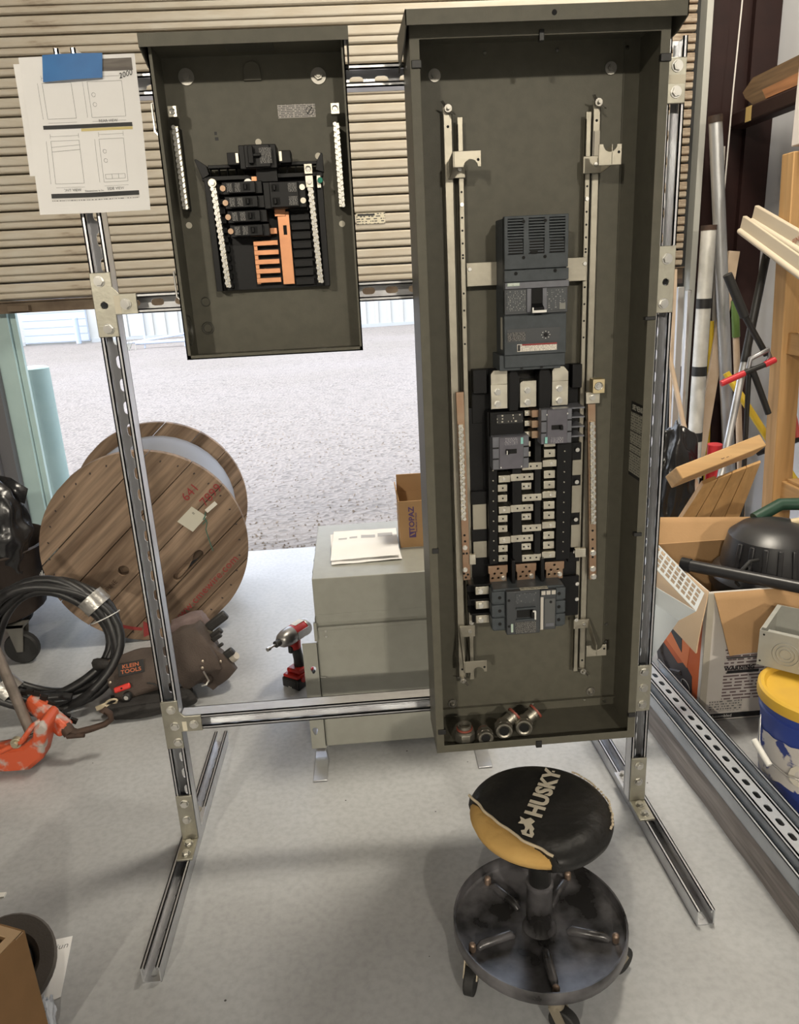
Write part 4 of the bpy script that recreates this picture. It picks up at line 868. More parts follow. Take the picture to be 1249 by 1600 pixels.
part('carton_side', MB().bx(cx0, cx1, cy0, cy0 + .003, cz0, cz1), CARD, t, .0008); part('carton_side', MB().bx(cx0, cx1, cy1 - .003, cy1, cz0, cz1), CARD, t, .0008)
part('carton_side', MB().bx(cx0, cx0 + .003, cy0 + .003, cy1 - .003, cz0, cz1), CARD, t, .0008); part('carton_side', MB().bx(cx1 - .003, cx1, cy0 + .003, cy1 - .003, cz0, cz1), CARD, t, .0008)
part('flap', MB().bx(cx0 + .002, cx1, cy1 - .002, cy1 + .001, cz1, cz1 + .06, Matrix.Translation((0, cy1, cz1)) @ Matrix.Rotation(R(8), 4, 'X') @ Matrix.Translation((0, -cy1, -cz1))), CARD, t)
part('flap', MB().bx(cx0 - .002, cx0 + .001, cy0 + .01, cy1 - .004, cz1, cz1 + .035, Matrix.Translation((cx0, 0, cz1)) @ Matrix.Rotation(R(-6), 4, 'Y') @ Matrix.Translation((-cx0, 0, -cz1))), CARD, t)
PURP = mat('purple_print', (.09, .05, .16), .6)
text('lettering', 'TOPAZ', PURP, t, (.1495, cy0 - .0006, .706), (R(90), R(-90), 0), .0235, sx=1.05, bold=.0007)
text('lettering', 'ELECTRICAL  FITTINGS', PURP, t, (.1635, cy0 - .0006, .695), (R(90), R(-90), 0), .006, bold=.0001)
mb = MB().prism(rect(.1395, .161, .646, .665), cy0 - .0012, cy0 - .0002, MXZ, [[(.1425, .650), (.1425, .655), (.158, .662), (.158, .657)]])
part('print_emblem', mb, PURP, t)

# ---------------------------------------------------------------- impact driver
dr = T('impact_driver', 'red and black cordless impact driver standing on its battery', 'power tool', (-.282, 2.525, 0), R(-36), world=False)
REDP = mat('red_tool_plastic', (.5, .025, .02), .4); TGREY = mat('tool_alloy', (.42, .41, .4), .35, .8, (.36, .35, .34), 30); TBLK = mat('tool_black', (.02, .02, .02), .5)
part('battery', MB().bx(-.040, .040, -.050, .055, 0, .040), TBLK, dr, .006)
part('battery_band', MB().bx(-.036, .036, -.046, .050, .040, .052), REDP, dr, .004)
part('battery_shoe', MB().bx(-.031, .031, -.030, .044, .052, .070), REDP, dr, .006)
part('battery_face', MB().bx(-.028, .028, -.0525, -.048, .014, .036).bx(-.022, .022, -.0535, -.048, .02, .031), TBLK, dr, .001)
part('red_button', MB().cyl((.038, -.02, .036), (.043, -.02, .036), .012, n=14), REDP, dr)
text('lettering', 'M18', WHITE, dr, (0, -.0530, .008), FRONT, .008)
mb = MB().tube([(0, .012, .065), (0, .008, .10), (0, .002, .135), (0, -.004, .172)], [.0225, .0185, .0185, .021], 12)
part('handle', mb, TBLK, dr, ang=60)
part('handle_collar', MB().tube([(0, -.004, .150), (0, -.008, .18), (0, -.010, .195)], [.022, .0255, .026], 12), REDP, dr, ang=60)
part('trigger', MB().bx(-.008, .008, -.036, -.014, .138, .166), TBLK, dr, .004)
MY = Matrix.Translation((0, 0, .207)) @ Matrix.Rotation(R(90), 4, 'X')
part('motor_housing', MB().lathe([(.0001, -.062), (.026, -.061), (.031, -.052), (.033, -.02), (.033, .02), (.031, .022)], 24, MY), REDP, dr, ang=40)
part('rear_cap', MB().lathe([(.0315, -.064), (.0335, -.058), (.0338, -.046), (.0332, -.044)], 24, MY).lathe([(.0001, -.066), (.030, -.064), (.0315, -.064)], 24, MY), TGREY, dr, ang=40)
part('gear_case', MB().lathe([(.0335, .018), (.0338, .03), (.0325, .05), (.027, .07), (.019, .082), (.013, .084), (.0001, .084)], 24, MY), TGREY, dr, ang=40)
part('collet', MB().lathe([(.0125, .083), (.0125, .104), (.010, .106), (.0001, .106)], 16, MY), TBLK, dr)
part('bit', MB().lathe([(.0042, .104), (.0042, .134), (.0075, .134), (.0075, .148), (.0001, .148)], 10, MY), STEEL, dr)
part('side_band', MB().bx(-.0345, -.031, -.018, .05, .192, .222).bx(.031, .0345, -.018, .05, .192, .222), TGREY, dr, .001)
part('top_label', MB().bx(-.012, .012, -.005, .045, .2385, .2408), WHITE, dr, .001)

# ---------------------------------------------------------------- wooden cable reel
RW = wood('reel_plank_wood', (.34, .24, .165), (.12, .075, .045), 'x', 12, .8, 1.0)
rl = T('cable_reel', 'big wooden cable reel of diagonal planks standing near the doorway', 'cable reel', (-.905, 3.0, 0), R(7.5), world=False)
RR = .412; AN = R(42)
def strip_poly(s0, s1, r):
    pts = []; m_ = 14
    a0 = math.asin(max(-1, min(1, s0 / r))); a1 = math.asin(max(-1, min(1, s1 / r)))
    for i in range(m_ + 1): a = a0 + (a1 - a0) * i / m_; pts.append((r * math.cos(a), r * math.sin(a)))
    for i in range(m_ + 1): a = a1 + (a0 - a1) * i / m_; pts.append((-r * math.cos(a), r * math.sin(a)))
    out = []
    for p in pts:
        if not out or (abs(p[0] - out[-1][0]) + abs(p[1] - out[-1][1])) > 1e-5: out.append(p)
    if abs(out[0][0] - out[-1][0]) + abs(out[0][1] - out[-1][1]) < 1e-5: out.pop()
    return out
SE = [-.4119, -.334, -.194, -.044, .106, .256, .4119]
def to_ps(u, v): return (u * math.cos(AN) + (v - RR) * math.sin(AN), -u * math.sin(AN) + (v - RR) * math.cos(AN))
h1 = to_ps(-.104, .329)
for yb, ye, holes in ((-.02, .018, True), (.63, .668, False)):
    for i, (a, b_) in enumerate(zip(SE, SE[1:])):
        hs = []
        if holes and i == 3: hs = [circ(h1[0], h1[1], .022, 14), circ(0, 0, .038, 20)]
        if holes and i == 2: q0 = to_ps(.103, .271); q1 = to_ps(.209, .369); hs = [slot((q0[0] + q1[0]) / 2, -.1725, .17, .034, 7)]
        o = link('plank', MB().prism(strip_poly(a + .0015, b_ - .0015, RR), yb + .0012 * (i % 2), ye, MXZ, hs).mesh('plank', RW, ang=30), rl, (0, 0, RR), (0, -AN, 0))
        bevel(o, .002)
part('drum', MB().cyl((0, .018, RR), (0, .63, RR), .19, n=28), RW, rl)
mb = MB()
for k, r in enumerate((.335,)):
    for i in range(15): mb.lathe([(r + .02 * math.cos(a), .04 + i * .0398 + .02 * math.sin(a)) for a in [j * math.pi / 4 for j in range(9)]], 40, Matrix.Translation((0, 0, RR)) @ Matrix.Rotation(R(-90), 4, 'X'))
part('wound_cable', mb, mat('grey_cable_jacket', (.2, .21, .24), .4), rl, kind='stuff')
mb = MB()
for i in range(34):
    a = R(-170 + i * 10.6); mb.bx(-.004, .004, -.0215, -.0195, -.0025, .0025, Matrix.Translation(((RR - .035) * math.cos(a), 0, RR + (RR - .035) * math.sin(a))) @ Matrix.Rotation(-a * .7, 4, 'Y'))
part('staples', mb, mat('rusty_nail', (.03, .02, .018), .7), rl, kind='stuff')
REDI = mat('faded_red_stencil', (.24, .03, .03), .85)
yy = -.0215
text('stencil_lettering', 'www.cmewire.com', REDI, rl, (.211, yy, .205), (R(90), -AN, 0), .048, .0003)
text('stencil_lettering', '7899', REDI, rl, (.285, yy, .615), (R(90), -AN, 0), .052, .0003)
text('stencil_lettering', '641', REDI, rl, (.205, yy, .635), (R(90), -AN, 0), .052, .0003)
part('stencil_line', MB().bx(.30, .31, 0, .0001, 0, .0001), REDI, rl) if 0 else None
P = [(.36 * math.cos(R(a)), yy, RR + .36 * math.sin(R(a))) for a in range(205, 262, 6)]
mb = MB()
for p, q in zip(P, P[1:]): mb.bar(p, q, .014, .0006, up=(0, 1, 0))
def tri(c, a, s): return [(c[0] + s * math.cos(R(a + k)), c[1] + s * math.sin(R(a + k))) for k in (0, 125, 235)]
mb.prism(tri((.36 * math.cos(R(203)), RR + .36 * math.sin(R(203))), 113, .045), yy - .0003, yy + .0003, MXZ)
mb.prism(tri((.36 * math.cos(R(264)), RR + .36 * math.sin(R(264))), -6, .045), yy - .0003, yy + .0003, MXZ)
part('stencil_arrow', mb, REDI, rl)
text('stencil_lettering', 'PINE', mat('burnt_stamp', (.06, .035, .022), .85), rl, (-.16, yy, .27), (R(90), -AN, 0), .028)
o = part('paper_tag', MB().prism([(.202, .575), (.257, .526), (.193, .466), (.137, .517)], yy - .0012, yy - .0004, MXZ), mat('cream_tag', (.5, .48, .4), .7), rl)
text('lettering', 'II', BLACKINK, o, (.206, yy - .0016, .545), (R(90), -AN, 0), .016)
part('cable_tag', MB().prism([(.252, .555), (.296, .588), (.306, .574), (.262, .541)], yy - .0015, yy - .0004, MXZ), mat('pale_tag', (.6, .58, .52), .7), rl)
part('green_twine', MB().tube([(.254, yy - .002, .545), (.247, yy - .004, .52), (.255, yy - .004, .50), (.246, yy - .003, .47), (.258, yy - .003, .40), (.264, yy - .002, .375)], .0022, 5).tube([(.254, yy - .003, .535), (.240, yy - .005, .515), (.256, yy - .004, .512), (.236, yy - .003, .495)], .002, 5), mat('green_twine', (.05, .13, .1), .8), rl, label='green twine')

# ---------------------------------------------------------------- coil of black cable, bin on casters, plastic bags
CAB = mat('cable_black', (.012, .012, .013), .42, 0, (.02, .02, .021), 20)
DUCT = mat('duct_tape', (.42, .41, .39), .32, .7, (.3, .29, .27), 40, bump=.2, bscale=60)
co = T('cable_coil', 'coil of thick black cable leaning upright left of the tool pouch', 'cable', (-1.135, 2.42, 0), rot=(R(-14), 0, R(6)), world=False)
rnd = random.Random(5)
def coilpt(a, k):
    r = .205 + .026 * math.sin(k * 2.1) + .01 * math.sin(a * 3 + k); return Vector((r * 1.06 * math.cos(a), .032 * math.cos(k * 2.6) + .012 * math.sin(a * 2 + k), .262 + r * math.sin(a)))
pts = []
N_ = 5 * 40
for i in range(N_ + 1):
    a = 2 * math.pi * i / 40 - .6; k = i / 40; pts.append(coilpt(a, k))
part('cable', MB().tube(pts, .0165, 9), CAB, co, ang=80)
part('cable_end', MB().tube([(-.10, -.05, .115), (-.03, -.055, .085), (.04, -.05, .082), (.07, -.05, .075)], .0135, 9), CAB, co, ang=80)
for a, nm in ((R(38), 'tape_wrap'), (R(222), 'tape_wrap')):
    c = Vector((.213 * math.cos(a), 0, .262 + .213 * math.sin(a))); d = Vector((-math.sin(a), 0, math.cos(a)))
    w = MB(); q = Vector((math.cos(a), 0, math.sin(a))); ring = []
    for s in (-.026, 0, .026): ring.append([c + d * s + q * ((.050 + .002 * math.sin(t_ * 5)) * math.cos(t_)) + Vector((0, 1, 0)) * (.056 * math.sin(t_)) for t_ in [j * math.pi / 8 for j in range(16)]])
    w.add([p for r_ in ring for p in r_], [(i * 16 + j, i * 16 + (j + 1) % 16, (i + 1) * 16 + (j + 1) % 16, (i + 1) * 16 + j) for i in range(2) for j in range(16)])
    part(nm, w, DUCT, co, ang=60)
a = R(20); c = Vector((.213 * math.cos(a), 0, .262 + .213 * math.sin(a))); q = Vector((math.cos(a), 0, math.sin(a)))
part('zip_tie', MB().tube([c + q * (.052 * math.cos(j * .42)) + Vector((0, .057 * math.sin(j * .42), 0)) for j in range(15)], .0022, 5, True), mat('white_tie', (.6, .6, .58), .4), co)
t = T('wheeled_bin', 'dark round bin on casters half hidden behind the cable coil', 'bin', (-1.62, 3.0, 0), world=False)
part('tub', MB().lathe([(.0001, .17), (.22, .17), (.25, .19), (.30, .46), (.31, .47), (.30, .475), (.285, .46), (.24, .21), (.0001, .2)], 28), mat('dark_brown_tub', (.03, .02, .015), .6, bump=.1), t)
for a in (-35, 85, 205):
    c = Vector((.24 * math.cos(R(a)), .24 * math.sin(R(a)), 0))
    w = part('caster_wheel', MB().lathe([(.02, -.02), (.062, -.02), (.068, -.012), (.068, .012), (.062, .02), (.02, .02)], 24, Matrix.Translation(c + Vector((0, 0, .068))) @ Matrix.Rotation(R(90), 4, 'X')).cyl(c + Vector((0, -.018, .068)), c + Vector((0, .018, .068)), .03, n=16), RUB, t)
    part('caster_fork', MB().prism([(c.x - .034, .175), (c.x + .034, .175), (c.x + .012, .06), (c.x - .012, .06)], c.y - .03, c.y - .024, MXZ).prism([(c.x - .034, .175), (c.x + .034, .175), (c.x + .012, .06), (c.x - .012, .06)], c.y + .024, c.y + .03, MXZ).bx(c.x - .034, c.x + .034, c.y - .03, c.y + .03, .165, .175), mat('caster_grey', (.16, .155, .14), .5, .4) if 'caster_grey' not in MATS else MATS['caster_grey'], w)
BAG = mat('black_plastic_film', (.012, .012, .013), .25, bump=.5, bscale=14)
CLEAR = mat('grey_plastic_film', (.3, .31, .34), .25, 0, (.1, .1, .11), 9, bump=.5, bscale=14)
def lump(c, r, sc, amp, f, seed, lv=4, fold=0):
    b_ = bmesh.new(); bmesh.ops.create_icosphere(b_, subdivisions=lv, radius=1); vs = []
    for v in b_.verts:
        p = v.co.normalized(); q = Vector(p) * f + Vector((seed, seed * .7, 0))
        d = 1 + amp * noise.noise(q) + amp * .5 * noise.noise(q * 2.3) + (fold * abs(noise.noise(q * 1.4 + Vector((3, 0, 0)))) if fold else 0)
        vs.append(Vector(c) + Vector((p.x * sc[0], p.y * sc[1], p.z * sc[2])) * (r * d))
    fs = [tuple(v.index for v in f_.verts) for f_ in b_.faces]; b_.free()
    return MB().add(vs, fs)
G = 'plastic bags by the left jamb'
solo('trash_bag', lump((-1.46, 2.90, .55), .17, (.85, .7, 1.35), .2, 1.3, 3, 5, -.28), BAG, 'black crumpled trash bag draped over the bin left of the reel', 'bag', G, ang=80)
solo('plastic_bag', lump((-1.66, 2.82, .60), .17, (.95, .6, 1.15), .18, 1.3, 9, 5, -.25), CLEAR, 'shiny grey plastic bag at the far left edge', 'bag', G, ang=80)
mb = MB().add([(-1.42, 2.95, .77), (-1.36, 2.93, .76), (-1.30, 2.92, .715), (-1.315, 2.90, .66), (-1.38, 2.9, .69), (-1.43, 2.92, .72)], [(0, 1, 4, 5), (1, 2, 3, 4)])
o = solo('film_scrap', mb, BAG, 'torn black film edge poking up behind the trash bag', 'film', ang=80); s_ = o.modifiers.new('thick', 'SOLIDIFY'); s_.thickness = .004
mb = MB()
for i in range(6): mb.bar((-1.345 + .004 * i, 2.975, .305), (-1.345 + .006 * i, 2.97, .34 + .007 * (i % 3)), .003, .001)
solo('paper_shreds', mb, PAPER, 'white paper shreds sticking out beside the cable coil', 'paper')

# ---------------------------------------------------------------- tool pouch with tools
CANV = mat('brown_canvas', (.075, .055, .045), .85, 0, (.05, .037, .03), 8, .5, .2, 220)
CANVP = mat('mauve_canvas', (.16, .115, .11), .85, 0, (.11, .08, .075), 8, .5, .2, 220)
tb = T('tool_pouch', 'brown canvas tool belt pouch lying on the floor by the left post', 'tool pouch', (-.78, 2.5, 0))
def pouch(c, d, rot, amp, seed, n=10):
    from mathutils import Euler
    M = Matrix.Translation(c) @ Euler(rot).to_matrix().to_4x4(); b_ = bmesh.new(); bmesh.ops.create_cube(b_, size=1); bmesh.ops.subdivide_edges(b_, edges=b_.edges[:], cuts=n, use_grid_fill=True); vs = []
    for v in b_.verts:
        p = v.co * 2; m_ = max(abs(p.x), abs(p.y), abs(p.z)); s = p.normalized() * m_
        q = p.lerp(s, .42); q = Vector((q.x * d[0] / 2, q.y * d[1] / 2, q.z * d[2] / 2)) * (1 + amp * noise.noise(p * 1.3 + Vector((seed, 0, 0))))
        w = M @ q; w.z = max(w.z, .003); vs.append(w)
    fs = [tuple(v.index for v in f_.verts) for f_ in b_.faces]; b_.free(); return MB().add(vs, fs)
part('front_pouch', pouch((-.835, 2.50, .105), (.24, .17, .17), (R(-30), R(-12), R(5)), .12, 1), CANV, tb, ang=70)
part('side_pouch', pouch((-.66, 2.56, .135), (.17, .19, .22), (R(-20), R(-24), R(10)), .14, 4), CANV, tb, ang=70)
part('upper_pouch', pouch((-.675, 2.63, .20), (.14, .10, .12), (R(-10), R(-15), R(10)), .2, 8), CANVP, tb, ang=70)
part('flat_pocket', pouch((-.605, 2.53, .11), (.13, .10, .19), (R(-15), R(-35), R(20)), .1, 11), CANV, tb, ang=70)
part('under_flap', pouch((-.80, 2.40, .035), (.30, .10, .06), (0, 0, R(8)), .2, 15), mat('dark_canvas', (.02, .018, .017), .8, bump=.2, bscale=150), tb, ang=70)
part('belt', MB().tube([(-.88, 2.60, .05), (-.98, 2.58, .05), (-1.0, 2.52, .12), (-.985, 2.47, .17), (-.94, 2.47, .165), (-.92, 2.5, .12)], .02, 8), MATS['dark_canvas'], tb, ang=80)
p = part('name_patch', MB().cb((-.853, 2.425, .165), (.092, .004, .046), (R(-38), R(-7), R(3))), mat('dark_patch', (.012, .012, .012), .6), tb, .002)
from mathutils import Euler
for k, s in enumerate(('KLEIN', 'TOOLS')): text('lettering', s, mat('orange_thread', (.42, .12, .05), .7) if k == 0 else MATS['orange_thread'], p, Vector((-.853, 2.425, .165)) + Euler((R(-38), R(-7), R(3))).to_matrix() @ Vector((0, -.003, .009 - .018 * k)), (R(52), R(-7), R(3)), .019, .0004, sx=1.15, bold=.0004)
RIV = MB().ball((0, 0, 0), .006, (1, .5, 1), 10, 6).mesh('rivet', mat('rivet_brass', (.6, .52, .42), .35, .9))
for p_ in ((-.930, 2.415, .12), (-.612, 2.465, .15), (-.616, 2.462, .125), (-.555, 2.49, .13), (-.975, 2.45, .10)): inst('rivet', RIV, tb, p_)
part('wire_loop', MB().tube([(-.612, 2.455, .115), (-.600, 2.445, .095), (-.594, 2.44, .085), (-.603, 2.435, .072), (-.62, 2.43, .072)], .0035, 6), STEEL, tb)
part('cord', MB().tube([(-.82, 2.42, .11), (-.78, 2.41, .105), (-.75, 2.41, .08), (-.77, 2.405, .06), (-.81, 2.405, .055)], .003, 6), RUB, tb)
TH = mat('tool_handle_black', (.025, .024, .023), .55, bump=.1, bscale=120)
G = 'hand tools in the pouch'
def grip(name, p0, p1, w, t__, m_, lab, cat, extra=None):
    o = T(name, lab, cat, p0, group=G); part('grip', MB().bar(p0, p1, w, t__, up=(0, 1, 0)), m_, o, min(w, t__) * .3)
    return o
o = grip('hammer', (-.610, 2.60, .215), (-.535, 2.60, .268), .036, .024, TH, 'thick black tool handle, topmost one sticking out of the pouch', 'hammer'); part('shank', MB().bar((-.66, 2.6, .18), (-.610, 2.60, .215), .018, .012, up=(0, 1, 0)), STEEL, o)
o = grip('pliers', (-.605, 2.57, .185), (-.552, 2.565, .222), .024, .016, TH, 'black pliers handles below the thick handle in the pouch', 'pliers'); part('second_grip', MB().bar((-.600, 2.555, .178), (-.553, 2.55, .210), .018, .012, up=(0, 1, 0)), TH, o, .003); part('blade', MB().bar((-.615, 2.575, .205), (-.585, 2.575, .192), .034, .004, up=(0, 1, 0)), ALU, o)
o = grip('wire_stripper', (-.570, 2.53, .115), (-.510, 2.52, .158), .028, .02, TH, 'black handled wire stripper with yellow band, lowest in the pouch', 'wire stripper'); part('yellow_band', MB().bar((-.583, 2.515, .112), (-.560, 2.51, .130), .020, .012, up=(0, 1, 0)), mat('yellow_plastic', (.62, .5, .02), .4), o, .003)
o = grip('screwdriver', (-.590, 2.545, .150), (-.548, 2.54, .177), .012, .012, TH, 'slim black and blue screwdriver between the pouch handles', 'screwdriver'); part('blue_band', MB().bar((-.585, 2.535, .146), (-.567, 2.535, .158), .018, .01, up=(0, 1, 0)), mat('blue_plastic', (.05, .05, .2), .4), o, .002)
solo('glove_roll', MB().tube([(-.555, 2.55, .10), (-.52, 2.54, .115), (-.505, 2.535, .128)], [.014, .018, .016], 10), mat('pale_cloth', (.45, .41, .35), .9, bump=.2), 'pale cloth roll at the right tip of the tool pouch', 'cloth', ang=70)
o = T('tape_cutter', 'red cutter lying on the front of the tool pouch', 'cutter', (-.885, 2.39, .1), group=G); part('body', MB().cb((-.883, 2.392, .108), (.060, .014, .020), (R(-30), R(-17), 0)), mat('bright_red_plastic', (.6, .04, .03), .4), o, .005); part('hole', MB().cyl((-.883, 2.388, .110), (-.883, 2.381, .112), .003, n=8), DARK, o)
o = T('carabiner', 'worn cream ring clip hanging on the front of the tool pouch', 'clip', (-.93, 2.38, .06), group=G)
part('tail', MB().cb((-.958, 2.372, .052), (.042, .008, .017), (R(-20), R(-20), 0)), mat('cream_plastic', (.55, .47, .33), .5), o, .003)
part('ring', MB().tube([(-.922 + .021 * math.cos(i * .45), 2.372, .066 + .010 * math.sin(i * .45) + .006 * math.cos(i * .45)) for i in range(14)], .004, 6, True), MATS['cream_plastic'], o)
o = T('swivel_knob', 'round dark metal swivel below the red cutter on the pouch', 'knob', (-.87, 2.38, .07), group=G); part('body', MB().cyl((-.868, 2.392, .077), (-.868, 2.372, .080), .0165, .014, n=16), TBLK, o, .002); part('cap', MB().cyl((-.868, 2.372, .080), (-.868, 2.369, .080), .008, n=10), STEEL, o)

# ---------------------------------------------------------------- orange chain vise
ORN = mat('chipped_orange_paint', (.52, .085, .03), .5, 0, (.4, .36, .33), 14, .8, .15, 40, lo=.52, hi=.6)
RUST = mat('rusty_steel', (.075, .045, .032), .7, .4, (.04, .028, .022), 20, .5, .2, 60)
vi = T('pipe_vise', 'orange cast iron chain vise with a rusty hooked handle on the floor', 'pipe vise', (-1.08, 2.15, 0))
def casting(sec, y0, n=6):
    return sec
mb = MB().prism([(-1.27, .045), (-1.20, .012), (-1.10, .010), (-1.055, .045), (-1.035, .095), (-1.02, .150), (-1.045, .165), (-1.075, .120), (-1.12, .085), (-1.27, .075)], 2.09, 2.17, MXZ)
part('cast_jaw', mb, ORN, vi, .012)
part('jaw_ridge', MB().tube([(-1.29, 2.10, .085), (-1.17, 2.085, .090), (-1.10, 2.083, .122), (-1.06, 2.09, .170), (-1.04, 2.10, .178)], .0085, 8), ORN, vi, ang=70)
part('jaw_flange', MB().prism([(-1.075, .10), (-1.035, .095), (-1.012, .165), (-1.03, .185), (-1.055, .165)], 2.075, 2.185, MXZ), ORN, vi, .008)
part('cast_arm', MB().bar((-1.115, 2.215, .192), (-.988, 2.148, .108), .052, .046, up=(0, 1, 0)), ORN, vi, .012)
part('collar', MB().cyl((-.995, 2.152, .122), (-.978, 2.142, .100), .020, n=12), RUST, vi)
part('hook_handle', MB().tube([(-.985, 2.147, .108), (-.955, 2.14, .102), (-.915, 2.15, .105), (-.872, 2.16, .112), (-.852, 2.165, .125), (-.853, 2.168, .145), (-.868, 2.17, .158), (-.874, 2.165, .150)], [.014, .012, .011, .010, .010, .010, .012, .013], 9), RUST, vi, ang=70)
part('handle_stub', MB().tube([(-.985, 2.137, .096), (-.93, 2.13, .096)], [.011, .007], 8), RUST, vi)
part('bolt', MB().cyl((-1.118, 2.095, .118), (-1.118, 2.078, .118), .017, n=16).cyl((-1.118, 2.078, .118), (-1.118, 2.068, .118), .011, n=6), mat('old_zinc', (.45, .41, .3), .45, .8), vi, .001)
mb = MB()
for i in range(9):
    a = i / 8; c = Vector((-1.15 + .17 * a, 2.22 - .03 * a, .205 + .02 * math.sin(a * 5) - .07 * a * a)); mb.cb(c, (.022, .012, .014), (0, .5 * a + .3 * (i % 2), .3 * (i % 2)))
part('chain', mb, mat('dark_chain', (.02, .017, .015), .6, .6), vi, kind='stuff')
o = solo('steel_pipe', MB().cyl((-1.09, 2.13, .115), (-1.34, 2.40, .62), .0165, n=16), mat('weathered_pipe', (.17, .14, .12), .6, .5, (.12, .1, .085), 30, bump=.1), 'weathered grey pipe standing in the orange vise', 'pipe')

# ---------------------------------------------------------------- bottom left corner
CARD2 = mat('dark_cardboard', (.2, .11, .045), .85, 0, (.18, .1, .04), 14, .5, .03, 150)
bx_ = T('open_carton', 'open brown cardboard box at the bottom left corner', 'box', (-.687, 1.161, 0), R(-22), world=False)
Wb, Db, Hb = .40, .34, .30
for n_, a in (('side_wall', (-.004, 0, -Db, 0)), ('side_wall', (-Wb, -Wb + .004, -Db, 0)), ('end_wall', (-Wb + .004, -.004, -.004, 0)), ('end_wall', (-Wb + .004, -.004, -Db, -Db + .004))):
    part(n_, MB().bx(a[0], a[1], a[2], a[3], .001, Hb), CARD2, bx_, .001)
part('bottom', MB().bx(-Wb, 0, -Db, 0, .001, .005), CARD2, bx_)
pl = MB()
part('rim', MB().bx(-Wb, 0, -.022, -.004, Hb - .003, Hb).bx(-.022, -.004, -Db, -.022, Hb - .003, Hb), mat('pale_cardboard', (.42, .29, .17), .8), bx_)
G = 'corrugated pads in the open carton'
for i in range(5):
    t = solo('cardboard_pad', MB().bx(0, .3, 0, .006, 0, .02), MATS['pale_cardboard'], ('corrugated pad nearest the back rim inside the open carton', 'second corrugated pad from the back rim in the open carton', 'middle one of five corrugated pads in the open carton', 'fourth corrugated pad from the back rim in the open carton', 'corrugated pad farthest from the back rim in the open carton')[i], 'cardboard', G)
    M = Matrix.Translation((-.687, 1.161, 0)) @ Matrix.Rotation(R(-22), 4, 'Z'); q = M @ Vector((-.19, -.045 - .021 * i, .05)); t.location = q; t.rotation_euler = (0, 0, R(-22)); t.scale = (1, 1, 11.5)
dk = T('rubber_disc', 'grey brown dished disc lying beside the open carton', 'disc', (-.835, 1.33, .028), rot=(R(30), R(8), 0), world=False)
part('dish', MB().lathe([(.056, .03), (.066, .045), (.098, .055), (.102, .05), (.10, .035), (.07, .018), (.06, .004), (.0001, .002), (.0001, .012), (.048, .015), (.056, .03)], 36), mat('grey_brown_felt', (.11, .098, .09), .85, bump=.1, bscale=200), dk)
part('dark_core', MB().cyl((0, 0, .01), (0, 0, .04), .05, n=24), BLK2, dk, .003)
solo('plastic_wrap', lump((-.70, 1.185, .055), .027, (.42, 1.0, 2.0), .4, 2.0, 2, 4, -.4), mat('clear_wrap', (.6, .64, .72), .2, bump=.4, bscale=30), 'crumpled pale plastic wrap squeezed beside the open carton', 'plastic wrap', ang=80)
t = T('label_sheet', 'small white note sheet lying on the floor by the open carton', 'paper', (-.757, 1.34, .001))
part('page', MB().prism([(-.745, 1.435), (-.84, 1.42), (-.80, 1.235), (-.715, 1.275)][::-1], .0008, .0016), PAPER, t)
text('handwriting', 'Kajun', INK, t, (-.772, 1.405, .0018), (0, 0, R(12)), .022, shear=.2)
solo('floor_scrap', MB().bx(-.985, -.962, 1.575, 1.59, 0, .004, None), WHITE, 'tiny white plastic scrap on the floor at the left edge', 'scrap')
solo('wood_sliver', MB().bar((-.99, 1.50, .004), (-.935, 1.46, .004), .012, .006), mat('pale_sliver', (.6, .55, .4), .7), 'pale wood sliver on the floor at the left edge', 'scrap')

# ---------------------------------------------------------------- roller stool
VIN = mat('black_vinyl', (.009, .009, .009), .42, 0, (.016, .015, .014), 14, .5, .5, 22, spec=.3)
FOAM = mat('yellow_foam', (.52, .33, .11), .9, 0, (.45, .27, .08), 9, .5, .25, 60)
st = T('roller_stool', 'round black workshop stool with torn seat and tray base on casters', 'stool', (.318, 1.258, 0), world=False)
sx, sy, sz = -.006, -.018, .372
part('foam_pad', MB().lathe([(.0001, .002), (.115, .003), (.134, .010), (.1395, .024), (.134, .036), (.118, .041), (.0001, .041)], 48, Matrix.Translation((sx, sy, sz))), FOAM, st, ang=60, label='yellow foam showing through the torn cover')
prof = [(0, .0505), (.04, .051), (.08, .0505), (.105, .0495), (.125, .044), (.138, .036), (.1445, .025), (.142, .012), (.134, .002), (.118, -.003)]
def cover(u, v):
    a = 2 * math.pi * u; s = v * 9; i = min(8, int(s)); f_ = s - i
    r = prof[i][0] + (prof[i + 1][0] - prof[i][0]) * f_; z = prof[i][1] + (prof[i + 1][1] - prof[i][1]) * f_
    return a, r, z
nu, nv = 96, 22; mb = MB(); P = []
tc_, th_ = R(214), .100       # tear: chord across the near left edge
for i in range(nu):
    row = []
    for j in range(nv + 1):
        a, r, z = cover(i / nu, j / nv); row.append((a, r, z))
    P.append(row)
def cut(a, r):
    d = r * math.cos(a - tc_); e = r * math.sin(a - tc_)
    return d > th_ + .007 * noise.noise((e * 30, 2, 0)) + .010 * (abs(e) / .1) ** 2 * -1
vs = []; idx = {}
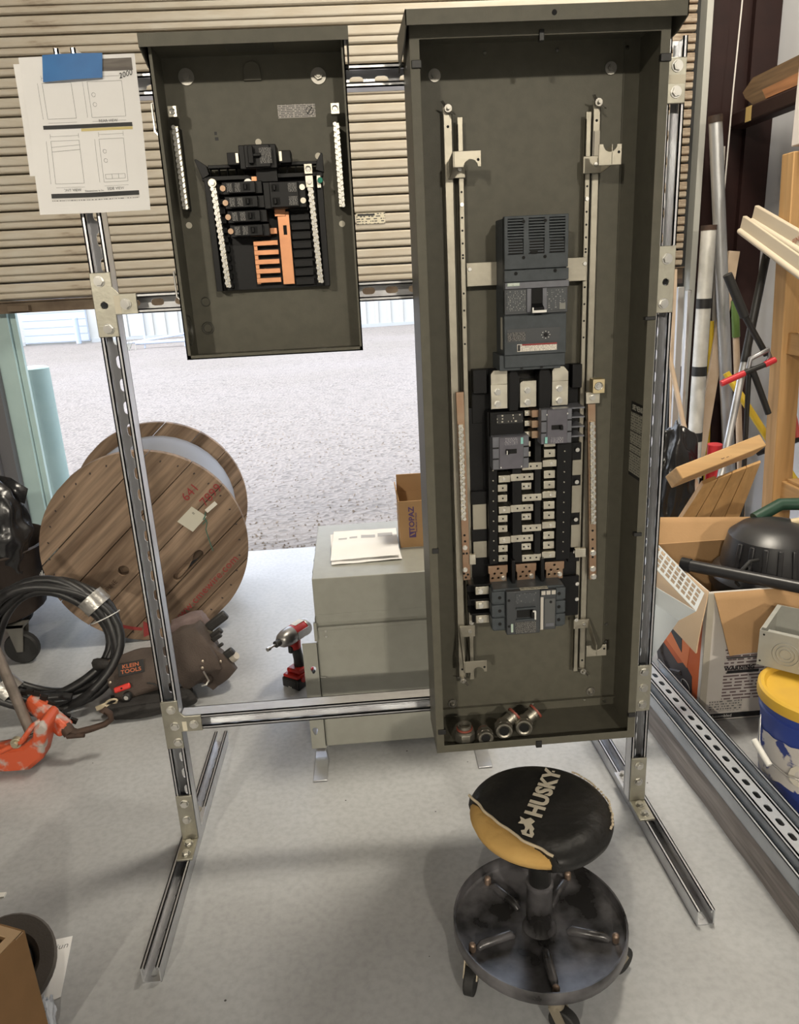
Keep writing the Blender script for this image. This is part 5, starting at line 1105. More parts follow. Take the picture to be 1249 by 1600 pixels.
for i in range(nu):
    for j in range(nv + 1):
        a, r, z = P[i][j]
        if cut(a, max(r, .0001)):      # pull the vertex back to the tear line
            d = r * math.cos(a - tc_); e = r * math.sin(a - tc_); lim = th_ + .007 * noise.noise((e * 30, 2, 0)) - .010 * (abs(e) / .1) ** 2
            if abs(e) < .118: d = min(d, lim); z = max(z, .0488); r2 = math.hypot(d, e); a2 = tc_ + math.atan2(e, d); a, r = a2, r2
        z += .0016 * noise.noise((r * math.cos(a) * 18, r * math.sin(a) * 18, 4)) - .004 * math.exp(-((r - .05) / .05) ** 2)
        vs.append((sx + r * math.cos(a), sy + r * math.sin(a), sz + z))
mb.add(vs, [(i * (nv + 1) + j, ((i + 1) % nu) * (nv + 1) + j, ((i + 1) % nu) * (nv + 1) + j + 1, i * (nv + 1) + j + 1) for i in range(nu) for j in range(nv)])
o = part('seat_cover', mb, VIN, st, ang=70)
FR = mat('frayed_backing', (.5, .42, .3), .95)
e_ = [(-.112 + .224 * i / 40) for i in range(41)]
pts = [(sx + (th_ + .007 * noise.noise((e * 30, 2, 0)) - .010 * (abs(e) / .1) ** 2) * math.cos(tc_) - e * math.sin(tc_), sy + (th_ + .007 * noise.noise((e * 30, 2, 0)) - .010 * (abs(e) / .1) ** 2) * math.sin(tc_) + e * math.cos(tc_), sz + .0485 + .001 * noise.noise((e * 60, 0, 0))) for e in e_]
part('frayed_edge', MB().tube(pts, .0028, 6), FR, st, ang=80)
mb = MB(); rnd = random.Random(11)
for a in range(-30, 50, 4):
    r = .139 + .003 * rnd.random(); l = .003 + .006 * rnd.random(); mb.cb((sx + r * math.cos(R(a)), sy + r * math.sin(R(a)), sz + .037), (.004, l, .003), (0, .5, R(a)))
part('worn_seam', mb, FR, st, kind='stuff')
part('seat_plate', MB().cyl((sx, sy, sz - .006), (sx, sy, sz + .002), .12, n=32).cyl((sx, sy, sz - .02), (sx, sy, sz - .006), .045, .055, n=20), BLK2, st)
part('height_lever', MB().tube([(.03, -.03, .352), (.045, -.055, .345), (.048, -.075, .335)], [.009, .011, .012], 10), BLK2, st, ang=70)
TXM = mat('seat_lettering', (.55, .5, .4), .7); AT = R(60)
text('lettering', 'HUSKY', TXM, st, (sx + .017, sy + .030, sz + .0503), (0, 0, AT), .047, .0006, sx=1.0, shear=.0, bold=.0017)
text('lettering', 'R', TXM, st, (sx + .053, sy + .094, sz + .0500), (0, 0, AT), .008, .0006)
q = lambda u, v: (sx - .036 + u * math.cos(AT) - v * math.sin(AT), sy - .059 + u * math.sin(AT) + v * math.cos(AT))
dog = [(-.030, -.016), (-.020, -.017), (-.013, -.012), (-.006, -.013), (.004, -.004), (.014, -.008), (.020, .002), (.012, .010), (.016, .022), (.006, .017), (-.002, .020), (.000, .010), (-.008, .004), (-.016, .003), (-.020, .009), (-.028, .004)]
mb = MB(); mb.prism([q(u, v) for u, v in dog], sz + .0497, sz + .0512, None, [[q(u, v) for u, v in ((-.024, -.010), (-.014, -.006), (-.008, -.004), (-.016, -.002), (-.024, -.003))]])
part('dog_head_emblem', mb, TXM, st)
POSTM = mat('black_post', (.012, .012, .012), .35)
part('gas_post', MB().cyl((0, 0, .20), (-.003, -.009, sz - .018), .0235, n=24), POSTM, st)
TRAY = mat('greasy_black_tray', (.022, .021, .021), .3, .3, (.17, .165, .175), 11, .8, .06, 25, detail=8, rvar=.12)
part('post_sleeve', MB().lathe([(.0001, .092), (.036, .091), (.032, .099), (.0285, .11), (.027, .20), (.0285, .202), (.0285, .21), (.0235, .212)], 28), TRAY, st, ang=50)
part('tray', MB().lathe([(.0001, .088), (.172, .090), (.178, .094), (.179, .118), (.1825, .119), (.184, .116), (.184, .090), (.176, .082), (.0001, .080)], 56), TRAY, st, ang=50)
for k in range(5):
    a = R(-92 + 72 * k); d = Vector((math.cos(a), math.sin(a), 0)); n_ = Vector((-d.y, d.x, 0))
    mb = MB().tube([d * .062 + Vector((0, 0, .089)), d * .07 + Vector((0, 0, .096)), d * .135 + Vector((0, 0, .096)), d * .145 + Vector((0, 0, .089))], [.007, .0095, .0095, .007], 8)
    part('tray_ridge', mb, TRAY, st, ang=60)
    c = d * .158
    part('caster_stem', MB().cyl(c + Vector((0, 0, .086)), c + Vector((0, 0, .104)), .0075, n=10).ball(c + Vector((0, 0, .104)), .0075, (1, 1, .8), 10, 6), mat('rusty_stem', (.3, .22, .17), .5, .7) if 'rusty_stem' not in MATS else MATS['rusty_stem'], st)
    w = Vector((math.cos(a + .9), math.sin(a + .9), 0)); ax_ = Vector((-w.y, w.x, 0)); cw = c + w * .018 + Vector((0, 0, .030))
    f_ = part('caster_fork', MB().cyl(c + Vector((0, 0, .062)), c + Vector((0, 0, .084)), .017, n=14).bar(cw + ax_ * .014 + Vector((0, 0, .004)), c + ax_ * .014 + Vector((0, 0, .066)), .022, .003, up=ax_).bar(cw - ax_ * .014 + Vector((0, 0, .004)), c - ax_ * .014 + Vector((0, 0, .066)), .022, .003, up=ax_), mat('worn_fork', (.33, .29, .22), .5, .6) if 'worn_fork' not in MATS else MATS['worn_fork'], st)
    part('caster_wheel', MB().cyl(cw - ax_ * .011, cw + ax_ * .011, .030, n=22), RUB, st, .003)

# ---------------------------------------------------------------- timber and strut lengths on the floor, right
YW = R(2.2)
OLDW = wood('weathered_grey_timber', (.40, .37, .355), (.2, .175, .165), 'y', 16, .85)
t = T('timber_beam', 'weathered grey timber on the floor under loose strut lengths', 'timber', (.885, 1.75, 0), YW, world=False)
mb = MB()
def tim(u, v):
    y = -1.0 + 1.55 * v; c = [(0, 0), (0, .062), (.012, .080), (.125, .084), (.125, 0)][int(round(u * 4))]
    return (c[0] + .006 * noise.noise((y * 5, u * 4, 1)) * (1 if u < .6 else 0), y, c[1] + (.005 * noise.noise((y * 4, u * 3, 7)) if .2 < u < .9 else 0))
mb.grid(tim, 4, 60); mb.add([tim(i / 4, 0) for i in range(5)], [(0, 1, 2, 3, 4)]); mb.add([tim(i / 4, 1) for i in range(5)], [(0, 1, 2, 3, 4)])
part('beam', mb, OLDW, t, ang=40)
G = 'loose strut lengths on the timber'
FLIP = Matrix.Rotation(R(180), 4, 'Y')
for k, (x, lab, flip, sl) in enumerate(((.021, 'loose strut lying open side up, leftmost of three on the timber', False, True), (.0625, 'loose strut lying with its slots up, middle of three on the timber', True, True), (.104, 'loose strut lying open side up, rightmost of three on the timber', False, False))):
    mb = strut(1.5, slotted=sl); xf(mb, Matrix.Translation((0, -.98, .0413)) @ FLO)
    if flip: xf(mb, Matrix.Translation((0, 0, .0413)) @ FLIP)
    t = T('strut_length', lab, 'strut', Vector((.885, 1.75, .087)) + Matrix.Rotation(YW, 3, 'Z') @ Vector((x, 0, .0)), YW, G, world=False)
    part('channel', mb, GALV_F, t)

# ---------------------------------------------------------------- vacuum carton and what is in it
CT = T('vacuum_carton', 'big open cardboard carton with orange printed side beside the stand', 'box', (1.32, 2.29, 0))
bx0, bx1, by0, by1, bh = 1.045, 1.62, 2.075, 2.52, .46
WH = mat('printed_white_card', (.68, .64, .59), .75, 0, (.62, .58, .53), 8)
part('side_wall', MB().bx(bx0, bx0 + .006, by0 + .006, by1, .002, bh), WH, CT, .002); part('front_wall', MB().bx(bx0, bx1, by0, by0 + .006, .002, bh), WH, CT, .002)
part('back_wall', MB().bx(bx0 + .006, bx1, by1 - .006, by1, .002, bh), CARD, CT, .002); part('side_wall', MB().bx(bx1 - .006, bx1, by0 + .006, by1 - .006, .002, bh), CARD, CT, .002)
part('bottom', MB().bx(bx0 + .006, bx1 - .006, by0 + .006, by1 - .006, .002, .008), CARD, CT)
ORC = mat('orange_print', (.6, .12, .02), .65, 0, (.52, .1, .018), 6)
xs = bx0 - .0012
part('orange_panel', MB().prism([(2.095, .012), (2.385, .012), (2.42, .20), (2.40, .455), (2.095, .455)], xs, bx0, MYZ), ORC, CT)
part('picture_base', MB().prism([(2.13, .06), (2.20, .03), (2.40, .02), (2.44, .10), (2.40, .14), (2.25, .12), (2.2, .15), (2.14, .13)], xs - .0006, xs, MYZ), mat('dark_print', (.05, .04, .04), .65), CT)
part('picture_hose', MB().tube([(xs - .001, 2.36, .28), (xs - .001, 2.41, .18), (xs - .001, 2.38, .09), (xs - .001, 2.31, .06), (xs - .001, 2.22, .10)], .008, 6), MATS['dark_print'], CT)
part('picture_tank', MB().prism([(2.18, .14), (2.36, .16), (2.385, .30), (2.33, .34), (2.2, .32), (2.17, .22)], xs - .0010, xs - .0004, MYZ), mat('orange_print_light', (.72, .19, .05), .6), CT)
part('logo_band', MB().prism([(2.225, .175), (2.39, .235), (2.392, .295), (2.23, .235)], xs - .0022, xs - .001, MYZ), BLACKINK, CT)
text('lettering', 'RIDGID', WHITE, CT, (xs - .0026, 2.31, .236), (R(90), R(-20), R(-90)), .042, bold=.0008)
part('approval_oval', MB().tube([(xs - .001, 2.18 + .032 * math.cos(i * .35), .075 + .016 * math.sin(i * .35)) for i in range(18)], .0016, 4, True), WHITE, CT)
part('white_margin', MB().bx(xs - .0005, xs, 2.078, 2.094, .005, .455), WH, CT)
part('bottom_band', MB().bx(xs - .001, xs, 2.10, 2.21, .006, .028), BLACKINK, CT); text('lettering', '16 GAL', WHITE, CT, (xs - .0016, 2.15, .017), (R(90), 0, R(-90)), .018)
fp = part('fine_print_panel', MB().bx(bx0 + .07, bx1 - .02, by0 - .001, by0, .075, .30), fineprint('carton_print', (.64, .59, .56), (.15, .1, .1), lines=85, words=60, dens=.56), CT)
part('print_heading', MB().bx(1.125, 1.23, by0 - .002, by0 - .001, .172, .182).bx(1.12, 1.3, by0 - .002, by0 - .001, .225, .229), BLACKINK, fp)
text('lettering', 'WARNING', BLACKINK, CT, (1.165, by0 - .002, .190), FRONT, .02, bold=.0008)
part('print_block', MB().bx(bx0 + .03, bx0 + .14, by0 - .001, by0, .035, .075), fineprint('carton_print2', (.55, .51, .46), (.12, .12, .12), lines=110, words=120, dens=.5), CT)
part('bottom_band', MB().bx(bx0 + .025, 1.4, by0 - .001, by0, .008, .026), BLACKINK, CT); text('lettering', 'Assembled', WHITE, CT, (1.12, by0 - .0015, .017), FRONT, .015)
part('corner_tape', MB().bx(bx0 - .0015, bx0 + .02, by0 - .0015, by0, .004, .455), mat('paper_tape', (.5, .46, .38), .7, 0, (.44, .4, .33), 10), CT)
part('left_flap', MB().grid(lambda u, v: (bx0 - .003 - .032 * u - .014 * math.sin(u * 2) * u, by0 + .002 - .045 * u * (1 - v) + (by1 - by0) * v, bh - .185 * u + .012 * math.sin(u * 3) + .004 * noise.noise((u * 3, v * 3, 2))), 8, 10, (.004, 0, .002)), mat('pale_flap_card', (.55, .4, .26), .8, 0, (.5, .36, .22), 4, .5, .04, 90, stretch=(1, .3, 1)), CT, ang=60)
part('front_flap', MB().grid(lambda u, v: (bx0 + .016 + .03 * u + .42 * v, by0 - .003 - .07 * u + .01 * math.sin(v * 5) * u, bh - .004 - .18 * u + .004 * noise.noise((u * 3, v * 4, 5))), 8, 12, (0, .004, .001)), CARD, CT, ang=60)
part('back_flap', MB().grid(lambda u, v: (bx0 + .01 + .45 * v, by1 - .003 + .05 * u, bh + .085 * u - .03 * u * v), 4, 6, (0, .004, 0)), CARD, CT, ang=60)
VB = mat('vacuum_black', (.018, .018, .02), .35, 0, (.028, .028, .03), 10)
vc = T('shop_vacuum', 'black shop vacuum head sitting inside the big open carton', 'vacuum', (1.375, 2.308, .01), world=False)
part('tank', MB().lathe([(.0001, 0), (.17, .0), (.18, .02), (.185, .36), (.19, .37), (.0001, .37)], 32), VB, vc, ang=40)
part('lid', MB().lathe([(.192, .355), (.195, .39), (.185, .41), (.165, .425), (.16, .47), (.145, .535), (.11, .565), (.05, .58), (.0001, .582)], 36), VB, vc, ang=30)
mb = MB()
for k in range(10): a = R(200 + k * 16); mb.bar((.166 * math.cos(a), .166 * math.sin(a), .42), (.152 * math.cos(a), .152 * math.sin(a), .53), .016, .010, up=(0, 0, 1))
part('vent_rib', mb, VB, vc, .003, kind='stuff')
part('lid_knob', MB().lathe([(.016, .0), (.021, .006), (.021, .012), (.012, .016), (.008, .008), (.0001, .008)], 16, Matrix.Translation((-.14, -.11, .452)) @ Matrix.Rotation(R(-50), 4, 'Y')), BLK2, vc, ang=50)
part('orange_latch', MB().cb((-.05, -.19, .385), (.03, .012, .018)), mat('dark_orange_latch', (.2, .06, .02), .5), vc, .003)
part('cord_loop', MB().tube([(-.10, -.10, .49), (-.15, -.13, .50), (-.185, -.14, .47), (-.19, -.13, .43), (-.17, -.11, .41)], .006, 8), RUB, vc, ang=80)
part('pale_handle', MB().tube([(.05, .0, .575), (.12, -.02, .585), (.18, -.05, .565), (.22, -.08, .52)], [.012, .018, .018, .014], 10), mat('cream_handle', (.55, .45, .28), .5), vc, ang=70)
part('green_hose', MB().tube([(-.02, .10, .56), (.08, .12, .60), (.2, .1, .60), (.3, .06, .58)], .022, 10), mat('dark_green_hose', (.012, .05, .03), .5), vc, ang=80)
o = T('vacuum_tube', 'long black vacuum tube lying across the open carton', 'tube', (1.05, 2.26, .46))
part('tube', MB().cyl((1.045, 2.262, .4805), (1.62, 1.722, .4805), .0195, n=20), VB, o, .001); part('end_ring', MB().cyl((1.04, 2.267, .4805), (1.062, 2.246, .4805), .0225, n=20), BLK2, o)

# ---------------------------------------------------------------- louvred hood leaning on the carton
LG = mat('pale_grey_enamel', (.62, .66, .68), .4, 0, (.58, .62, .64), 10)
hd = T('louvred_hood', 'pale grey bent metal hood with a grid of vent holes', 'metal hood', (.92, 1.99, .14))
d = Vector((.775, -.02, -.632)).normalized()
A0 = Vector((1.008, 2.03, .480)); A1 = Vector((.958, 1.97, .452)); A2 = Vector((.929, 2.02, .400)); A3 = Vector((.835, 1.98, .299))
def quadpt(p, q, u, v): return p + (q - p) * v - d * u
LGT = .30
def plate(p, q, L_, name, holes=None):
    a = (q - p); w = a.length; ey = a.normalized(); ex = -d - ey * (-d).dot(ey); ex.normalize(); ez = ex.cross(ey)
    M = Matrix((ex, ey, ez)).transposed().to_4x4(); M.translation = p
    return M, w
M, w = plate(A0, A1, LGT, 'x'); hs = []
cw, ch = .0205, w / 4.6
for i in range(12):
    for j in range(4): x = .012 + i * .0225; y = .006 + j * (w - .012) / 4; hs.append(rect(x, x + .0165, y, y + (w - .012) / 4 - .004))
part('vent_grid', MB().prism(rect(0, .29, 0, w), -.0007, .0007, M, hs), LG, hd)
M2, w2 = plate(A1, A2, LGT, 'x'); part('hood_band', MB().prism(rect(0, .29, 0, w2), -.0007, .0007, M2), LG, hd)
mb = MB(); mb.add([A2, A2 - d * .29, A2 - d * .29 + Vector((-.05, -.02, -.20)), A3 - d * .05, A3, A2 * .6 + A3 * .4], [(0, 1, 2, 3, 4)])
o = part('hood_plate', mb, mat('pale_blue_sheet', (.7, .76, .8), .42), hd); s_ = o.modifiers.new('thick', 'SOLIDIFY'); s_.thickness = .0014

# ---------------------------------------------------------------- bucket and junction box
BLUE = mat('blue_bucket', (.022, .045, .24), .35, 0, (.03, .06, .3), 6); YEL = mat('yellow_lid', (.68, .42, .04), .5, 0, (.6, .36, .05), 7)
bk = T('bucket', 'blue plastic bucket with yellow lid and peeling white label', 'bucket', (1.19, 1.70, 0), world=False)
part('pail', MB().lathe([(.0001, .002), (.125, .002), (.130, .008), (.144, .262), (.149, .264), (.150, .275), (.146, .278), (.147, .296), (.1475, .318), (.0001, .318)], 48), BLUE, bk, ang=40)
part('lid', MB().lathe([(.1495, .300), (.157, .302), (.158, .318), (.156, .330), (.150, .335), (.141, .334), (.137, .326), (.134, .322), (.0001, .321)], 48), YEL, bk, ang=40)
def wrapz(r, a0, a1, z0, z1, jag=0, n=24, seed=0):
    def fn(u, v):
        a = R(a0 + (a1 - a0) * u); z = z0 + (z1 - z0) * v + (jag * noise.noise((u * 9 + seed, v * 3, seed)) if jag else 0); rr = r + (z - .0) * (.014 / .254)
        return (rr * math.cos(a), rr * math.sin(a), z)
    return fn
PW = mat('peeling_white_label', (.58, .55, .52), .75, 0, (.03, .05, .22), 22, 1, lo=.55, hi=.6)
part('peeling_label', MB().grid(wrapz(.1312, 150, 292, .085, .215, .012), 40, 8), PW, bk)
for ch, a in (('O', 228), ('N', 255)):
    rr = .1315 + .14 * .0551 + .0012; aa = R(a); text('lettering', ch, mat('pale_lettering', (.6, .56, .48), .7) if 'pale_lettering' not in MATS else MATS['pale_lettering'], bk, (rr * math.cos(aa), rr * math.sin(aa), .135), (R(87), 0, aa + R(90)), .085, .0008, bold=.003)
part('bail_wire', MB().tube([(-.151, .02, .255), (-.165, -.01, .20), (-.17, -.035, .165), (-.135, -.10, .145), (-.06, -.147, .135), (.04, -.158, .13), (.12, -.11, .15)], .002, 6), STEEL, bk, ang=80)
part('grip', MB().cyl((-.178, -.005, .195), (-.163, -.065, .155), .0085, n=12), WHITE, bk, .001)
JB = mat('pale_grey_box', (.36, .36, .33), .45, 0, (.33, .33, .3), 20)
jb = T('junction_box', 'open grey junction box with ringed knockouts on the yellow lid', 'electrical box', (1.085, 1.845, .3355), R(-42), world=False)
w_, dd, hh, tt = .34, .20, .108, .002
part('front_side', MB().bx(0, w_, 0, tt, 0, hh), JB, jb, .0006); part('back_side', MB().bx(0, w_, dd - tt, dd, 0, hh), JB, jb, .0006)
part('left_side', MB().bx(0, tt, tt, dd - tt, 0, hh), JB, jb); part('right_side', MB().bx(w_ - tt, w_, tt, dd - tt, 0, hh), JB, jb); part('base', MB().bx(tt, w_ - tt, tt, dd - tt, 0, tt), JB, jb)
part('rim', MB().bx(.02, w_, tt, .016, hh - tt, hh).bx(tt, .012, .02, dd, hh - tt, hh), JB, jb)
for cx_ in (.072, .17):
    for r in (.034, .024, .015): part('knockout_ring', MB().tube([(cx_ + r * math.cos(i * .3), -.0003, .05 + r * math.sin(i * .3)) for i in range(21)], .0018, 6, True), JB, jb, ang=80)
for p_ in ((.012, 0, hh - .012), (.008, 0, .014)): part('screw_hole', MB().cyl((p_[0], .0005, p_[2]), (p_[0], -.0005, p_[2]), .003, n=10), DARK, jb)

# ---------------------------------------------------------------- wooden crate end and black bag
PINE = wood('pale_pine', (.55, .34, .15), (.42, .24, .09), 'z', 8, .7, .5); PINE_X = wood('pale_pine_x', (.56, .36, .17), (.44, .26, .11), 'x', 8, .7, .5); PINE_Y = wood('pale_pine_y', (.58, .36, .15), (.45, .26, .1), 'y', 8, .7, .5)
cr_ = T('wooden_crate_end', 'broken wooden crate end leaning behind the vacuum carton', 'crate', (1.38, 2.72, 0))
part('top_rail', MB().bar((1.185, 2.70, .652), (1.555, 2.80, .735), .095, .052, up=(0, .6, .8)), PINE_X, cr_, .004)
TL, TR, BL, BR = Vector((1.304, 2.70, .618)), Vector((1.524, 2.70, .692)), Vector((1.133, 2.982, .011)), Vector((1.492, 2.966, .011))
for i in range(4):
    f = lambda u, v, i=i: (TL.lerp(TR, (i + .02 + .96 * u) / 4)).lerp(BL.lerp(BR, (i + .02 + .96 * u) / 4), v)
    part('slat', MB().grid(f, 1, 1, (.006, .018 if i else .036, .004)), PINE, cr_, .002)
text('stamp_lettering', 'D21', mat('faint_stamp', (.16, .1, .06), .8), cr_, (1.39, 2.716, .722), (R(38), R(-10), R(15)), .03)
solo('black_bag', lump((1.43, 3.27, .385), .2, (.55, .5, 1.85), .2, 1.3, 21, 5, -.25), BAG, 'black plastic bag slumped behind the right post of the stand', 'bag', ang=80)
# ---------------------------------------------------------------- wooden rack by the right wall
rk2 = T('timber_rack', 'pale timber storage rack standing along the grey right wall', 'rack', (1.88, 2.6, 0))
PX = mat('x', (0, 0, 0)) if 0 else None
part('post', MB().bar((1.91, 3.2, 0), (1.835, 3.2, 1.83), .089, .089, up=(0, 1, 0)), PINE, rk2, .004)
part('post', MB().bar((1.925, 1.7, 0), (1.90, 1.7, 1.83), .089, .089, up=(0, 1, 0)), PINE, rk2, .004)
for z in (.425, 1.08, 1.79):
    part('shelf_rail', MB().bx(1.845 + (.04 if z < .6 else 0), 1.885 + (.04 if z < .6 else 0), 1.6, 3.18, z - .045, z + .045), PINE_Y, rk2, .004)
part('shelf_board', MB().bx(1.90, 2.11, 1.6, 3.14, .471, .485), PINE_Y, rk2, .002); part('shelf_board', MB().bx(1.89, 2.11, 1.6, 3.14, 1.836, 1.848), PINE_Y, rk2, .002)
solo('white_carton', MB().bx(1.80, 2.08, 2.6, 3.2, 1.85, 2.25), mat('white_card', (.66, .62, .6), .7), 'white carton on top of the timber rack at the right edge', 'box', bev=.004)
CRM = mat('cream_moulding', (.58, .51, .40), .5, 0, (.53, .45, .34), 6, stretch=(1, .1, 1))
G = 'mouldings across the rack'
for k, (p0, p1, lab) in enumerate((((1.772, 3.48, 1.585), (1.752, 2.5, 1.228), 'lower white moulding sloping across the timber rack'), ((1.792, 3.42, 1.622), (1.774, 2.5, 1.315), 'upper cream moulding with red print sloping across the rack'))):
    p0 = Vector(p0); p1 = Vector(p1); q = (p1 - p0); o = T('moulding', lab, 'moulding', p0, group=G)
    part('strip', MB().bar(p0, p1, .062, .020, up=(1, 0, 0)), CRM, o, .004)
    part('bead', MB().cyl(p0 + Vector((-.012, 0, -.034)), p1 + Vector((-.012, 0, -.034)), .013, n=12), CRM, o)
    if k: text('stamp_lettering', 'PRIMED FINGER JOINT', mat('red_stamp', (.35, .12, .07), .7), o, p0 + q * .42 + Vector((-.0115, 0, .004)), (R(90), R(-18.7), R(-91)), .03)
# ---------------------------------------------------------------- things leaning in the back right corner
def pole(name, lab, cat, p0, p1, r, m_, group='lengths leaning in the back right corner', bands=(), n=14, extra=None):
    p0 = Vector(p0); p1 = Vector(p1); o = T(name, lab, cat, (p0.x, p0.y, max(0, p0.z)), group=group)
    part('shaft', MB().cyl(p0, p1, r, n=n), m_, o)
    for a, b_, mm, nm, s in bands: part(nm, MB().cyl(p0 + (p1 - p0) * a, p0 + (p1 - p0) * b_, r * s, n=n), mm, o)
    return o
def flat(name, lab, cat, p0, p1, w, t__, m_, up=(0, 1, 0), group='lengths leaning in the back right corner'):
    o = T(name, lab, cat, p0, group=group); part('board', MB().bar(p0, p1, w, t__, up=up), m_, o, .0015); return o
CON = mat('galvanised_conduit', (.55, .56, .57), .4, .8, (.42, .42, .42), 30, stretch=(1, 1, .2)); CONW = mat('whitish_conduit', (.62, .61, .57), .5, .3, (.5, .49, .45), 14)
COND = mat('black_pipe', (.03, .03, .03), .4, .5); ALUM = mat('mill_aluminium', (.62, .63, .64), .35, .9); GRYB = mat('grey_batten', (.34, .32, .29), .75); YG = mat('yellow_fibreglass', (.62, .43, .03), .4); PALEW = mat('pale_handle_wood', (.55, .43, .32), .65, 0, (.48, .36, .25), 10); GRN = mat('green_grip', (.10, .18, .04), .5); REDG = mat('red_grip', (.5, .02, .03), .4)
pole('conduit', 'tallest galvanised conduit leaning against the maroon column', 'pipe', (2.045, 3.86, 0), (1.758, 3.80, 2.076), .031, CON, bands=((.985, 1.0, RUST, 'rusty_end', 1.08),), n=20)
pole('conduit', 'shorter thick conduit with black tape bands by the maroon column', 'pipe', (1.772, 3.80, 0), (1.765, 3.80, 1.595), .036, CONW, bands=((.33, .36, TAPE, 'tape_band', 1.03), (.545, .575, TAPE, 'tape_band', 1.03), (.755, .785, TAPE, 'tape_band', 1.03), (.985, 1.0, RUST, 'rusty_end', 1.03)), n=20)
flat('batten', 'grey flat batten between the two upright conduits', 'batten', (1.835, 3.88, 0), (1.825, 3.88, 1.46), .028, .012, GRYB)
flat('metal_channel', 'bright aluminium channel leaning beside the roller door guide', 'channel', (1.585, 3.62, 0), (1.565, 3.62, 1.32), .030, .02, ALUM)
flat('metal_channel', 'second aluminium channel right behind the first by the door guide', 'channel', (1.640, 3.66, 0), (1.62, 3.66, 1.30), .016, .03, ALUM)
pole('painted_rod', 'thin dark rod with white speckled end leaning by the taped conduit', 'rod', (1.56, 3.66, 0), (1.655, 3.72, 1.30), .008, mat('dark_rod', (.09, .08, .08), .5, .4), bands=((.72, .86, WHITE, 'white_end', 1.3),), n=8)
pole('wooden_dowel', 'pale wooden dowel slanting in front of the taped conduit', 'dowel', (1.66, 3.25, .0), (1.48, 3.55, 1.08), .0115, PALEW)
pole('fibreglass_rod', 'upright yellow fibreglass handle between the conduits', 'handle', (1.93, 3.95, 0), (1.875, 3.93, 1.13), .014, YG)
pole('steel_pipe', 'long pipe with black upper half slanting across the grey wall', 'pipe', (1.50, 3.02, .30), (1.868, 3.42, 1.50), .016, CON, bands=((.58, 1.0, COND, 'black_upper_half', 1.12),))
o = pole('broom_handle', 'wooden handle with green upper grip against the grey wall', 'handle', (1.975, 3.6, 0), (1.865, 3.68, 1.24), .0155, PALEW, bands=((.86, 1.0, GRN, 'green_grip', 1.2),))
flat('wood_stake', 'rough pale wood stake behind the black levered cutter', 'stake', (1.83, 3.885, .3), (1.955, 3.91, 1.47), .055, .022, PALEW)
flat('wood_wedge', 'thin pale wooden wedge behind the taped conduit', 'stake', (1.70, 3.9, .3), (1.655, 3.92, 1.40), .028, .012, PALEW)
pole('yellow_handle', 'yellow tool handle slanting behind the timber rack post', 'handle', (2.09, 3.30, .35), (1.76, 3.50, .92), .0165, YG)
o = T('bolt_cutter', 'black levered cutter with red tipped crossbar in the corner', 'bolt cutter', (1.80, 3.25, .4))
part('upper_handle', MB().cyl((1.605, 3.25, 1.375), (1.695, 3.25, 1.20), .019, n=14), RUB, o, .002); part('upper_shaft', MB().cyl((1.69, 3.25, 1.21), (1.805, 3.25, 1.035), .013, n=12), COND, o)
part('crossbar', MB().cyl((1.69, 3.22, .965), (1.79, 3.22, 1.00), .0115, n=12), COND, o); part('red_grip', MB().cyl((1.60, 3.22, .928), (1.70, 3.22, .968), .0135, n=12), REDG, o, .002); part('red_grip', MB().cyl((1.785, 3.22, .998), (1.83, 3.22, 1.018), .0135, n=12), REDG, o, .002)
part('jaw_frame', MB().tube([(1.72, 3.23, .985), (1.725, 3.23, 1.025), (1.80, 3.23, 1.06), (1.815, 3.24, 1.03), (1.79, 3.24, .99)], .011, 8), mat('grey_jaw', (.3, .3, .31), .4, .8), o, ang=70); o.location += Vector((-.04, -.08, 0)); part('lower_shaft', MB().cyl((1.745, 3.25, .985), (1.84, 3.25, .78), .0135, n=12).cyl((1.74, 3.26, .97), (1.80, 3.3, .0), .011, n=10), COND, o)
o = pole('red_post', 'short red capped post end above the crate end', 'post', (1.61, 3.25, 0), (1.595, 3.22, .645), .032, mat('red_cap', (.55, .03, .04), .35), n=18)
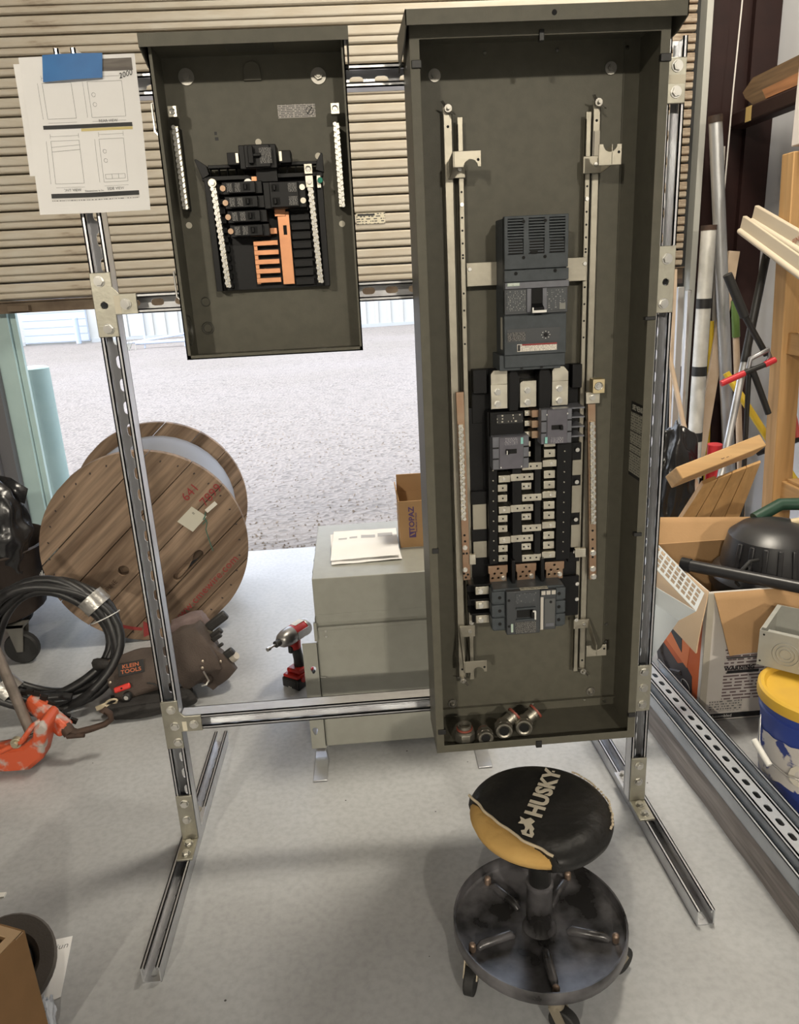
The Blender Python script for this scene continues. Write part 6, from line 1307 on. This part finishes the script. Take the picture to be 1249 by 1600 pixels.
pole('black_rod', 'black rod end poking out right of the rack post', 'rod', (1.95, 3.50, .52), (2.09, 3.36, .62), .018, COND); pole('labelled_tube', 'red labelled tube poking out right of the rack post', 'tube', (2.06, 3.36, .62), (2.0, 3.40, .88), .016, mat('red_tube', (.4, .06, .05), .5), bands=((.75, .95, WHITE, 'white_label', 1.03),))
# beam, stakes and cord on the wall
o = T('steel_beam', 'dark maroon steel beam with a yellow mark high on the right wall', 'beam', (1.94, 3.6, 2.035)); part('beam', MB().bx(1.90, 1.985, 3.21, 3.956, 2.035, 2.105), MAROON, o, .01); part('yellow_mark', MB().bx(1.898, 1.901, 3.74, 3.79, 2.038, 2.102), mat('yellow_paint_mark', (.4, .28, .1), .7), o)
G = 'wood on the wall beam'
solo('wood_stake', MB().prism([(3.93, 2.190), (3.84, 2.235), (3.22, 2.235), (3.22, 2.1062), (3.80, 2.1062), (3.90, 2.16)], 1.945, 1.975, MYZ), wood('old_stake_wood', (.22, .14, .075), (.13, .08, .04), 'y', 10), 'dark pointed wooden board standing on edge on the maroon wall beam', 'stake', G)
solo('wood_offcut', MB().prism([(3.67, 2.150), (3.63, 2.1062), (3.22, 2.1062), (3.22, 2.155)], 1.905, 1.935, MYZ), wood('red_offcut_wood', (.42, .2, .09), (.3, .13, .05), 'y', 10), 'reddish wooden offcut lying on the maroon wall beam in front of the board', 'offcut', G)
o = T('hanging_cord', 'thin white cord hanging down the maroon column', 'cord', (1.84, 3.86, 1.6)); part('cord', MB().tube([(1.887, 3.88, 2.62), (1.872, 3.875, 2.2), (1.862, 3.87, 1.72)], .0035, 6), mat('white_cord', (.55, .53, .5), .7), o)
flat('thin_lath', 'thin grey lath leaning on the maroon column behind the conduit', 'lath', (1.90, 3.93, .9), (1.868, 3.94, 1.96), .03, .01, GRYB)

# ---------------------------------------------------------------- lettering becomes plain meshes
bpy.context.view_layer.update()
dg = bpy.context.evaluated_depsgraph_get()
for o in [x for x in COL.objects if x.type == 'FONT']:
    me = bpy.data.meshes.new_from_object(o.evaluated_get(dg)); me.name = o.name
    n = bpy.data.objects.new('tmp', me); COL.objects.link(n); n.parent = o.parent
    n.location = o.location; n.rotation_euler = o.rotation_euler; n.scale = o.scale
    nm = o.name; bpy.data.objects.remove(o); n.name = nm
